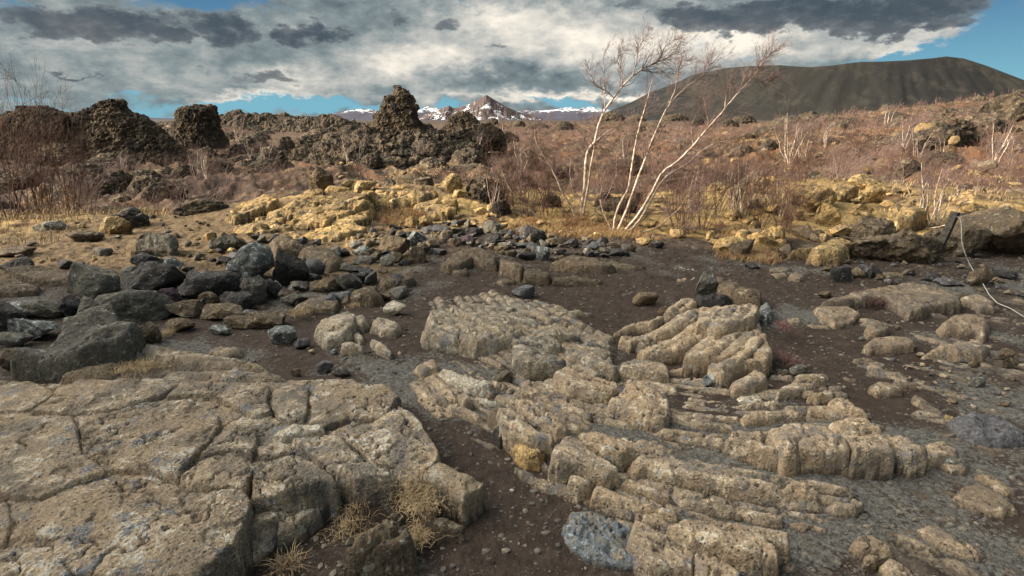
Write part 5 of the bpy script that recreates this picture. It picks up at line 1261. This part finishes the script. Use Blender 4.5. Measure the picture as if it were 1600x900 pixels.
# the two wind-bent birches on the rim: trunks traced from the photograph
def big_birch(label, Y, lines, seed, base):
    rs = np.random.RandomState(seed); tr = Tubes(); br = Tubes(); tw = Tubes()
    bx = at_y(*cp('M3', *base), Y); bz = zf1(bx[0], Y); 
    for (pts, w0, w1, lvl, dy, nb, tl) in lines:
        n = len(pts); P = []
        for i, p in enumerate(pts):
            P.append(at_y(*cp('M3', *p), Y + dy*(i/(n-1))))
        P = np.array(P)
        if lvl == 0 and P[0][2] < bz + .15: P[0][2] = bz - .12
        Q = smooth_line(P, max(10, n*5), rs, .0022)
        k = Y/F/2.432
        rad = np.interp(np.linspace(0, 1, len(Q)), [0, .5, 1], [w0*k/2, (w0*.62+w1*.38)*k/2, w1*k/2])
        (tr if lvl == 0 else br).add(Q, rad, 9 if lvl == 0 else 6, 0)
        for j in range(int(nb*2.9)):
            t = rs.uniform(.30 if lvl == 0 else .12, 1)**.8; i = min(len(Q)-2, int(t*(len(Q)-1)))
            ax = Q[i+1]-Q[i]; ax /= np.linalg.norm(ax); s = rs.normal(size=3); s[2] += .3; s -= ax*(s@ax); s /= np.linalg.norm(s)
            sprout((br, tw, tw), rs, Q[i], ax + s*.75, tl*rs.uniform(.5, 1.05), max(rad[i]*.42, .0024), 0, (1, 0, 0), .24, 2, 6, .25, .65)
    org = (bx[0], Y, bz)
    t = empty('birch_tree', org, label, 'tree')
    link('trunk', tr.build('trunk', (M['birch'],), org), t); link('branches', br.build('branches', (M['birch_limb'], M['twig']), org), t)
    link('twigs', tw.build('twigs', (M['twig_pale'], M['twig']), org), t)
    return t
big_birch('tall white-stemmed birch bent right by wind, left of the two on the rim', 8.3, [
 ([(380,785),(385,730),(398,640),(402,560),(412,490),(440,470),(450,410),(475,350),(510,300),(540,255),(580,215)], 13, 6, 0, .3, 7, .45),
 ([(580,215),(620,185),(670,165),(720,145),(755,122)], 6, 2, 1, .2, 13, .34),
 ([(384,770),(410,640),(420,560),(436,480)], 10, 6, 0, -.1, 1, .3),
 ([(440,465),(490,425),(540,400),(575,385)], 5, 1.5, 1, .3, 4, .3), ([(412,490),(390,440),(352,402)], 4.5, 1.5, 1, -.2, 4, .3),
 ([(376,775),(350,715),(310,650),(270,560),(230,500),(210,460),(205,390)], 8, 2, 0, -.5, 6, .4),
 ([(255,757),(200,735),(150,690),(110,640),(80,570)], 6, 1.5, 0, -.4, 5, .35),
 ([(475,350),(470,250),(468,180),(475,110)], 4, 1, 1, .2, 7, .25), ([(510,300),(470,270),(435,250),(412,180)], 4, 1, 1, -.2, 7, .25), ([(540,255),(540,200),(520,160),(545,110)], 4, 1, 1, .1, 8, .25),
 ([(580,215),(595,160),(600,120),(625,72)], 4, 1, 1, -.1, 8, .25), ([(640,178),(690,150),(700,105),(745,72)], 4, 1, 1, .1, 9, .25), ([(620,187),(660,205),(700,200),(720,215)], 3, 1, 1, .1, 6, .22),
 ([(385,700),(350,650),(340,580),(345,520)], 4, 1.5, 1, .3, 5, .3), ([(390,780),(430,740),(480,680),(520,600),(520,510)], 5, 1.5, 1, .4, 6, .35)], 11, (380,785))
big_birch('spreading birch with three pale leaning stems, right of the two on the rim', 7.5, [
 ([(500,832),(510,760),(530,690),(560,650),(575,560),(590,470),(610,380),(640,300),(655,230)], 9, 2.5, 0, .3, 9, .40),
 ([(505,834),(540,770),(570,690),(600,600),(640,500),(680,400),(720,320),(760,280)], 10, 4, 0, .1, 7, .42),
 ([(760,280),(800,245),(832,228),(880,165)], 4, 1.2, 1, .1, 12, .30),
 ([(520,838),(600,745),(640,680),(690,580),(760,530),(810,480),(870,410),(930,340),(990,270)], 11, 4, 0, -.2, 9, .42),
 ([(990,270),(1040,220),(1070,170),(1110,120)], 4, 1.2, 1, -.1, 14, .30),
 ([(540,842),(610,760),(650,690),(700,600),(770,560),(840,500),(900,465),(962,462)], 9, 2, 0, .3, 7, .40),
 ([(720,320),(745,260),(750,200),(790,150)], 4, 1, 1, .2, 9, .26), ([(930,340),(940,270),(960,240)], 4, 1, 1, .2, 8, .3), ([(870,410),(860,340),(850,290)], 4, 1, 1, .1, 7, .3),
 ([(500,800),(470,740),(455,670),(480,600)], 4, 1, 1, .2, 6, .35),
 ([(575,820),(680,790),(760,720),(800,650),(820,560)], 5, 1.5, 1, -.3, 9, .4), ([(700,850),(770,790),(830,730),(850,680)], 4, 1, 1, -.3, 8, .35),
 ([(1040,225),(1080,240),(1115,225)], 3, 1, 1, .1, 8, .25), ([(810,480),(800,400),(830,350)], 3.5, 1, 1, .2, 7, .3)], 23, (505,834))

# ------------------------------------------------------------------ small birches and red shrubs
def shrub_mesh(name, seed, h, stems, pale, fine, nb=4, wind=.25, spread=.5, thick=1.0):
    rs = np.random.RandomState(seed); tb = Tubes()
    for i in range(stems):
        a = rs.uniform(0, 6.28); s = rs.uniform(.05, spread); L = h*rs.uniform(.65, 1.05)
        b = np.array([math.cos(a)*.10*h*rs.uniform(0, 1), math.sin(a)*.10*h*rs.uniform(0, 1), -.06*h])
        sprout((tb,), rs, b, (math.cos(a)*s, math.sin(a)*s, 1), L, (.013 if pale else .009)*h*thick*rs.uniform(.7, 1.2), 0, (0, 1, 1), wind, fine, nb, .18, .55, .3)
    mats = (M['birch'] if pale else M['twig'], M['twig'] if not pale else M['twig_pale'])
    return tb.build(name, mats)
def plants():
    rs = random.Random(21)
    small = [shrub_mesh('birch_sapling', 100+i, 1.0, 4+i % 3, True, 2, 5, .3, .6, 1.25) for i in range(5)]
    red = [shrub_mesh('birch_shrub', 200+i, 1.0, 9, False, 2, 6, .2, .7, .62) for i in range(5)]
    mauve = [shrub_mesh('birch_shrub', 300+i, 1.0, 9, False, 2, 4, .2, .8, 1.0) for i in range(4)]
    for me in mauve: me.materials[0] = M['twig_pale']; me.materials[1] = M['twig_pale']
    def putp(me, name, x, y, h, label, cat, group=None, wide=1.0):
        o = bpy.data.objects.new(name, me); C.objects.link(o)
        o.location = (x, y, zf1(x, y) - .02); o.scale = (h*wide, h*wide, h); o.rotation_euler = (0, 0, rs.uniform(-.8, .8))
        o['label'] = label; o['category'] = cat
        if group: o['group'] = group
        return o
    # the tall red-brown shrubs at the left edge
    for c, x, y, h, lab, w in [('M1',150,770,560,'tallest red-brown shrub at the left edge, its twig tips above the crags',.8),('M1',220,765,470,'dense red-brown shrub just right of the tallest one',1.0),
                        ('M1',365,740,430,'slender red shrub with fine upright stems, right of the dense one',.7),('M1',50,780,430,'red shrub cut by the left edge of the view',1.0),('M1',440,725,260,'low red shrub at the right end of the left thicket',.9), ('M1',300,745,330,'thin red shrub between the dense and the slender one',.8), ('M1',-80,760,700,'tall dark-tipped shrub leaning in from the left edge',.8)]:
        px, py = cp(c, x, y); p = hit(px, py)
        if p[1] > 11: p = at_y(px, py, 10.)
        hh = h/CR[c][2]/F*math.hypot(*p[:2])*1.05
        mm = red[rs.randrange(5)]
        putp(mm, 'birch_shrub', p[0], p[1], hh, lab, 'shrub', None, w*.75)
    # traced pale saplings (crop, foot x, foot y, height)
    tr = [('M4',235,615,185,'bright white-stemmed birch with many stems, right of the big birches'),('M4',290,600,150,'white-stemmed birch touching the many-stemmed one on its right'),('M4',385,535,80,'small white birch bending right above the yellow outcrop'),
      ('M4',105,740,120,'crooked white sapling in front of the pale yellow boulder'),('M4',20,780,230,'slim white sapling left of the crooked one'),('M4',205,790,150,'thin white sapling beside the right-hand outcrop'),('M4',870,825,240,'white-stemmed slim birch directly left of the leaning post'),
      ('M4',815,835,170,'thin sapling left of the slim birch by the post'),('M4',905,820,160,'sapling between the slim birch and the leaning post'),('M4',1115,630,140,'white birch leaning right at the far right'),('M4',1200,610,110,'pale birch right of the leaning far-right one'),
      ('M4',775,600,110,'grey-white sapling behind the tilted yellow rock'),('M4',660,440,90,'pale sapling on the brown slope under the crater'),('M4',880,560,70,'small pale sapling below the big olive outcrop'),('M4',720,560,90,'pale sapling left of the grey-white one'),
      ('M3',165,640,150,'forked white sapling left of the tall birch'),('M3',1165,600,150,'pale birch in scrub right of the spreading birch'),('M3',965,740,150,'straight sapling in red scrub right of the spreading birch'),('M3',1000,745,120,'short sapling beside the straight one'),
      ('M3',800,720,170,'orange-tinted slim birch under the right-hand branches'),('M3',1060,700,110,'crooked white sapling in orange scrub'),('M3',560,640,150,'faint sapling between the two big birches'),
      ('M1',640,600,90,'small white sapling in front of the dark lava heap on the left'),('M1',1000,660,130,'white sapling in mauve scrub, left middle distance'),('M1',900,745,80,'tiny forked white sapling at the end of the path'),('M1',1210,430,90,'white sapling below the low black wall'),('M1',940,470,80,'spreading white sapling under the square crag'),
      ('M1',1060,690,110,'pale sapling right of the one in mauve scrub'),('M2',90,420,120,'grey-white sapling in the plain right of the square crag'),('M2',215,600,130,'pale sapling in mauve scrub left of the sunlit outcrop'),('M2',640,590,130,'pale sapling at the foot of the rubble mound'),('M2',1000,560,100,'white sapling in front of the rubble mound, right side'),
      ('M2',1290,520,110,'pale sapling below the dark knoll'),('M2',1380,440,150,'thin tall sapling right of the dark knoll'),('M2',1350,750,180,'pale twiggy shrub at the right end of the sunlit outcrop'),('M2',150,560,90,'whitish sapling in the plain on the left')]
    for i, (c, x, y, h, lab) in enumerate(tr):
        px, py = cp(c, x, y); p = hit(px, py); hh = h/CR[c][2]/F*math.hypot(*p[:2])*1.1
        putp(small[i % 5], 'birch_sapling', p[0], p[1], hh, lab, 'birch', None, .85)
    # shrubs one can still tell apart, nearest first; same kinds share their label by area
    def region(x, y):
        a = x/y
        return ('left plain' if a < -.42 else 'plain below the lava wall' if a < -.12 else 'slope below the pillar' if a < .10 else 'scrub behind the birches' if a < .5 else 'right-hand slope')
    cnt = 0
    while cnt < 225:
        Y = 10.0*(48/10.0)**(rs.random()**.8); X = rs.uniform(-.98, .98)*Y
        a = X/Y
        if Y < 13 and (-.5 < a < .02): continue
        if Y < 15 and (.35 < a < .75) and rs.random() < .6: continue
        if -.30 < a < .0 and Y > 30: continue
        h = rs.uniform(.55, 1.15)*(1 if Y < 20 else 1.25)
        if a > .05: mm = red[rs.randrange(5)] if rs.random() < .7 else mauve[rs.randrange(4)]
        else: mm = mauve[rs.randrange(4)] if rs.random() < .7 else red[rs.randrange(5)]
        nm = 'red-brown' if mm in red else 'grey-mauve'
        putp(mm, 'birch_shrub', X, Y, h, f'leafless {nm} dwarf birch shrub on the {region(X, Y)}', 'shrub', f'leafless {nm} dwarf birch shrubs on the {region(X, Y)}', 1.25)
        cnt += 1
    for i in range(26):
        px = rs.uniform(770, 1235); py = rs.uniform(322, 368) if px > 860 else rs.uniform(315, 345); p = hit(px, py)
        putp(red[rs.randrange(5)], 'birch_shrub', p[0], p[1], rs.uniform(.7, 1.25), 'leafless red twiggy shrub close behind and beside the two birches', 'shrub', 'leafless red twiggy shrubs around the two birches', .85)
    # the thicket beyond: nobody could count it
    def thicket(name, label, mats, n, yr, ar, seed, hh, dens):
        rn = np.random.RandomState(seed)
        Yv = yr[0]*(yr[1]/yr[0])**(rn.rand(n)**.75); av = rn.uniform(ar[0], ar[1], n); Xv = Yv*av
        keep = fbm(Xv*.12, Yv*.07, seed, 3) > dens
        keep &= fbm(Xv*.55, Yv*.40, seed+5, 3) > .04
        keep &= ~((av > -.34) & (av < -.03) & (Yv > 25) & (Yv < 50))
        keep &= ~((Yv < 14) & (av > -.52) & (av < .03)); keep &= ~((Yv < 9.6) & (av < -.4))
        Xv, Yv = Xv[keep], Yv[keep]; Zv = zf(Xv, Yv); m = len(Xv)
        H = hh*rn.uniform(.5, 1.2, m)*np.clip(Yv/25, .6, 1.3)
        # each: five stems of two segments with side twigs, thin ribbons with thickness (triangular section)
        segs_a = []; segs_b = []; ra = []
        for s_ in range(9):
            th = rn.uniform(0, 6.28, m); sp = rn.uniform(.1, .75, m); L = H*rn.uniform(.6, 1.05, m)
            o = np.stack([Xv + rn.normal(size=m)*.28*H, Yv + rn.normal(size=m)*.28*H, Zv-.05], 1)
            d = np.stack([np.cos(th)*sp+.15, np.sin(th)*sp, np.ones(m)], 1); d /= np.linalg.norm(d, axis=1)[:, None]
            mid = o + d*L[:, None]*.5; e = mid + (d*.6+np.array([.15, 0, .35]))*L[:, None]*.5
            segs_a += [o, mid]; segs_b += [mid, e]; ra += [.0065*H, .0045*H]
            for q in range(3):
                t = rn.uniform(.3, 1, m)[:, None]; b0 = mid*(1-t) + e*t if q else o*(1-t)+mid*t
                dv = d + rn.normal(size=(m, 3))*.55; dv[:, 2] = np.abs(dv[:, 2])
                segs_a.append(b0); segs_b.append(b0 + dv*(L*rn.uniform(.2, .4, m))[:, None]); ra.append(.0035*H)
        A = np.concatenate(segs_a); B = np.concatenate(segs_b); r = np.concatenate(ra)
        r = np.maximum(r, .00016*np.linalg.norm(A[:, :2], axis=1))
        T = B-A; T /= np.linalg.norm(T, axis=1)[:, None]; P = np.cross(T, [.3, 1, .1]); P /= np.linalg.norm(P, axis=1)[:, None]; Q = np.cross(T, P)
        V = []
        for k in range(3):
            c_, s2 = math.cos(k*2.094), math.sin(k*2.094)
            V.append(A + r[:, None]*(P*c_ + Q*s2))
        V.append(B); N = len(A)
        V = np.stack(V, 1).reshape(-1, 3); b = np.arange(N)*4
        Fq = np.concatenate([np.stack([b, b+1, b+3], 1), np.stack([b+1, b+2, b+3], 1), np.stack([b+2, b, b+3], 1)])
        mi = np.tile(rn.randint(0, len(mats), N), 3)
        link(name, mesh(name, V, Fq, mats, False, mi), label=label, cat='scrub', kind='stuff')
    thicket('scrub', 'leafless reddish birch scrub covering the right-hand lava field', (M['twig'], M['twig'], M['twig_pale']), 4600, (11.5, 130), (.0, 1.0), 3, .78, -.10)
    thicket('scrub', 'leafless mauve-grey birch scrub covering the left-hand plain', (M['twig_pale'], M['twig_pale'], M['twig']), 5600, (11, 130), (-1.0, .02), 4, .78, -.12)
plants()

# ------------------------------------------------------------------ grass
def blades(n, fx, fy, h0, h1, seed, droop=.6, w=.0016):
    rn = np.random.RandomState(seed); X, Y, hh = fx(rn, n); Z = fy(X, Y)
    m = len(X); th = rn.uniform(0, 6.28, m); L = hh*rn.uniform(h0, h1, m); sp = rn.uniform(.1, droop, m)
    d = np.stack([np.cos(th)*sp, np.sin(th)*sp, np.ones(m)*.8], 1)
    o = np.stack([X, Y, Z], 1); mid = o + d*L[:, None]*.5
    e = mid + (np.stack([np.cos(th)*sp*1.8, np.sin(th)*sp*1.8, .45-.6*sp], 1))*L[:, None]*.5
    s = np.stack([-np.sin(th), np.cos(th), np.zeros(m)], 1)*(w*np.maximum(1, np.hypot(X, Y)/4))[:, None]
    V = np.stack([o-s, o+s, mid-s*.8, mid+s*.8, e], 1).reshape(-1, 3); b = np.arange(m)*5
    return V, b
def grass_obj(name, V, b, mat, org=(0,0,0), **kw):
    q = np.concatenate([np.stack([b, b+1, b+3], 1), np.stack([b, b+3, b+2], 1), np.stack([b+2, b+3, b+4], 1)])
    return link(name, mesh(name, V-np.asarray(org), q, (M[mat],), False), None, org if any(org) else None, **kw)
def tuft(c, x, y, w, h, label, mat='grass', n=420, lift=0.0, H=.09, seed=1, name='grass_tuft', droop=1.1):
    px, py = cp(c, x, y); p = hit(px, py, lift); k = CR[c][2]; s = math.hypot(p[0], p[1])/F
    rx = w/k*s*.5; ry = h/k*s*1.0
    f = lambda rn, n_: (p[0] + rn.normal(size=n_)*rx*.5, p[1] + rn.normal(size=n_)*ry*.5, np.ones(n_))
    V, b = blades(n, f, lambda X, Y: zbase(X, Y) + lift, H*.5, H*1.2, seed, droop, .0013)
    grass_obj(name, V, b, mat, tuple(float(v) for v in p), label=label, cat='grass tuft' if name == 'grass_tuft' else 'heather')
tuft('C2', 670, 585, 190, 95, 'largest straw-coloured grass tuft, on the lower right corner of the cracked slab', n=900, lift=.10, H=.05, seed=1)
tuft('C2', 690, 720, 90, 110, 'drooping straw tuft hanging down between the dark broken blocks', n=420, lift=.03, H=.06, seed=2)
tuft('C2', 390, 690, 190, 90, 'grey-brown wiry tuft below the rounded front plates of the slab', n=260, lift=.01, H=.055, seed=3)
tuft('C1', 1185, 870, 110, 60, 'wispy pale tuft at the bottom edge under the slab', n=130, H=.08, seed=4)
tuft('C5', 680, 760, 240, 80, 'brown grass patch on the low slab behind the big cracked one', n=600, lift=.08, H=.05, seed=5)
tuft('C5', 830, 590, 80, 60, 'green-brown tuft under the stacked brown stone in the heap', n=160, lift=.02, H=.07, seed=6)
tuft('C6', 350, 510, 90, 50, 'pale yellow tuft left of the grooved tan hump', n=220, lift=.04, H=.07, seed=7)
tuft('C8', 690, 445, 90, 60, 'wine-red heather sprig on the long arched slab', 'heather', 420, .05, .09, 8, 'heather')
tuft('C7', 130, 630, 120, 50, 'straw tuft in the crook of the smooth broad hump', n=260, lift=.02, H=.05, seed=9)
tuft('C6', 600, 480, 60, 40, 'thin grass wisp on top of the grooved tan hump', n=120, lift=.08, H=.05, seed=10)
tuft('C8', 330, 560, 50, 60, 'purple-grey heather at the right lip of the steep shelf', 'heather', 260, .10, .06, 11, 'heather')
tuft('C8', 350, 700, 60, 80, 'dark red heather below the right lip of the steep shelf', 'heather', 300, .02, .07, 12, 'heather')
tuft('C8', 870, 315, 60, 40, 'dry tuft under the dark cave of the large rock', n=160, lift=0, H=.07, seed=13)
def area(polys, dens, seed):
    def f(rn, n_):
        xs = []; ys = []
        for poly in polys:
            P = np.array([hit(a, b)[:2] for a, b in poly]); x0, y0 = P.min(0)-.4; x1, y1 = P.max(0)+.4
            X = rn.uniform(x0, x1, n_); Y = rn.uniform(y0, y1, n_); k = (sdf(X, Y, P) + .55*fbm(X*.9, Y*.9, seed+3, 4, .6) - .25*rn.rand(n_)**2 > .12) & (fbm(X*1.7, Y*1.7, seed, 4, .65) + .35*rn.rand(n_) - .12 > dens); xs.append(X[k]); ys.append(Y[k])
        X = np.concatenate(xs); Y = np.concatenate(ys); return X, Y, np.clip(np.hypot(X, Y)/7, .8, 2)
    return f
V, b = blades(60000, area([[(-40,400),(-40,330),(60,325),(150,330),(180,345),(120,375),(40,395)], [(150,345),(200,325),(290,330),(300,340),(230,345)]], -.1, 3), zf, .05, .14, 31, .5)
grass_obj('dry_grass', V, b, 'grass', label='golden dead grass on the left bank under the red shrubs', cat='grass', kind='stuff')
V, b = blades(34000, area([[(1090,385),(1110,360),(1170,350),(1230,365),(1250,412),(1190,418),(1120,412)], [(560,345),(620,310),(700,320),(720,345),(650,362)], [(760,370),(790,340),(900,335),(1000,350),(1060,385),(960,385),(860,375)]], -.12, 5), zf, .05, .13, 32, 1.0)
grass_obj('dry_grass', V, b, 'grass_red', label='rusty orange dead grass along the rim behind the stone row', cat='grass', kind='stuff')
V, b = blades(50000, area([[(1000,380),(1000,300),(1230,290),(1600,280),(1600,360),(1480,340),(1330,345),(1240,365)], [(420,370),(560,290),(800,290),(900,330),(760,345)]], .0, 7), zf, .04, .10, 33, 1.0)
grass_obj('dry_grass', V, b, 'grass', label='thin straw grass among the sunlit rocks beyond the rim', cat='grass', kind='stuff')
V, b = blades(60000, area([[(1000,330),(1000,230),(1600,225),(1600,335),(1400,345)]], .02, 9), zf, .04, .13, 34, 1.0)
grass_obj('dry_grass', V, b, 'grass_red', label='rust-coloured undergrowth on the right-hand slope', cat='grass', kind='stuff')

# ------------------------------------------------------------------ gravel
def gravel():
    rn = np.random.RandomState(9); n = 26000
    Y = 1.45*(7.0/1.45)**rn.rand(n); a = rn.uniform(-1.0, 1.02, n); X = a*Y
    k = (fbm(X*1.6, Y*1.6, 3, 4, .6) + .5*rn.rand(n) > .02) & (sdf(X, Y, SLAB_MOUND) < .0); X, Y = X[k], Y[k]; m = len(X)
    size = .0017*(1/np.maximum(rn.rand(m), .02))**.55*np.clip(Y/3, .9, 2.0); size = np.minimum(size, .013)
    v, f = ICO[1]; v = v*.5 + .0
    rnd = 1 + .28*rn.normal(size=(m, len(v), 1)).clip(-1.5, 1.5)*.6
    sc3 = np.stack([size*rn.uniform(.8, 1.5, m), size*rn.uniform(.8, 1.3, m), size*rn.uniform(.5, .9, m)], 1)
    Z = zf(X, Y) + sc3[:, 2]*.2
    V = v[None]*rnd*2*sc3[:, None, :] + np.stack([X, Y, Z], 1)[:, None, :]
    F3 = (f[None] + (np.arange(m)*len(v))[:, None, None]).reshape(-1, 3)
    link('gravel', mesh('gravel', V.reshape(-1, 3), F3, (M['gravel'],), False), label='loose gravel and chips strewn over the dark soil', cat='gravel', kind='stuff')
gravel()

# ------------------------------------------------------------------ the roped fence: posts and white rope
def post(c, foot, top, Y, wpx, label):
    a = at_y(*cp(c, *foot), Y); b = at_y(*cp(c, *top), Y); k = CR[c][2]; w = wpx/k*Y/F*.5
    tb = Tubes(); d = (b-a)/np.linalg.norm(b-a); P = np.array([a - d*.5, a, a*.5+b*.5 + [.004,0,0], b - d*.006, b]); tb.add(P, [w*1.38, w*1.4, w*1.36, w*1.42, w*1.3], 4, 0)
    V = np.concatenate(tb.V); n = len(V); Fc = np.concatenate(tb.Fq).tolist() + [[n-4, n-3, n-2, n-1]]
    o = link('fence_post', mesh('fence_post', V-a, Fc, (M['wood'],), False), None, tuple(a), label, 'post')
    return a, b
def rope(c, pts, label, w=5.0):
    P = []
    for x, y, Y in pts: P.append(at_y(*cp(c, x, y), Y))
    Q = smooth_line(P, len(P)*10); k = CR[c][2]
    tb = Tubes(); tb.add(Q, w/k*Q[:, 1]/F*.5, 7, 0); o = Q[0]
    link('rope', tb.build('rope', (M['rope'],), o), None, tuple(o), label, 'rope')
post('C8', (990, 196), (1042, 82), 6.0, 26, 'dark square wooden post leaning right, standing on the dark rock bank')
rope('C8', [(1040,98,5.97),(1054,104,5.95),(1064,120,5.93),(1066,160,5.9),(1066,200,5.87),(1078,250,5.83),(1100,300,5.8)] + [(x, y, float(hit(*cp('C8', x, y), .035)[1])) for x, y in ((1122,338),(1150,372),(1180,425),(1215,460),(1270,482),(1330,520),(1400,560))], 'white rope drooping from the leaning post down to the lower right edge', 4)
post('M4', (352, 838), (349, 800), 9.8, 11, 'short thin stake holding the second rope among the yellow rocks')
rope('M4', [(215,828,10.0),(290,824,9.9),(350,808,9.8),(365,835,9.6),(390,865,9.2),(430,888,8.6),(445,905,8.3)], 'thin white rope tied to the short stake among the yellow rocks', 5)
for o in list(bpy.data.objects):
    if o.type == 'MESH' and o.parent is None and 'kind' not in o and 'label' not in o: print('NOLABEL', o.name)
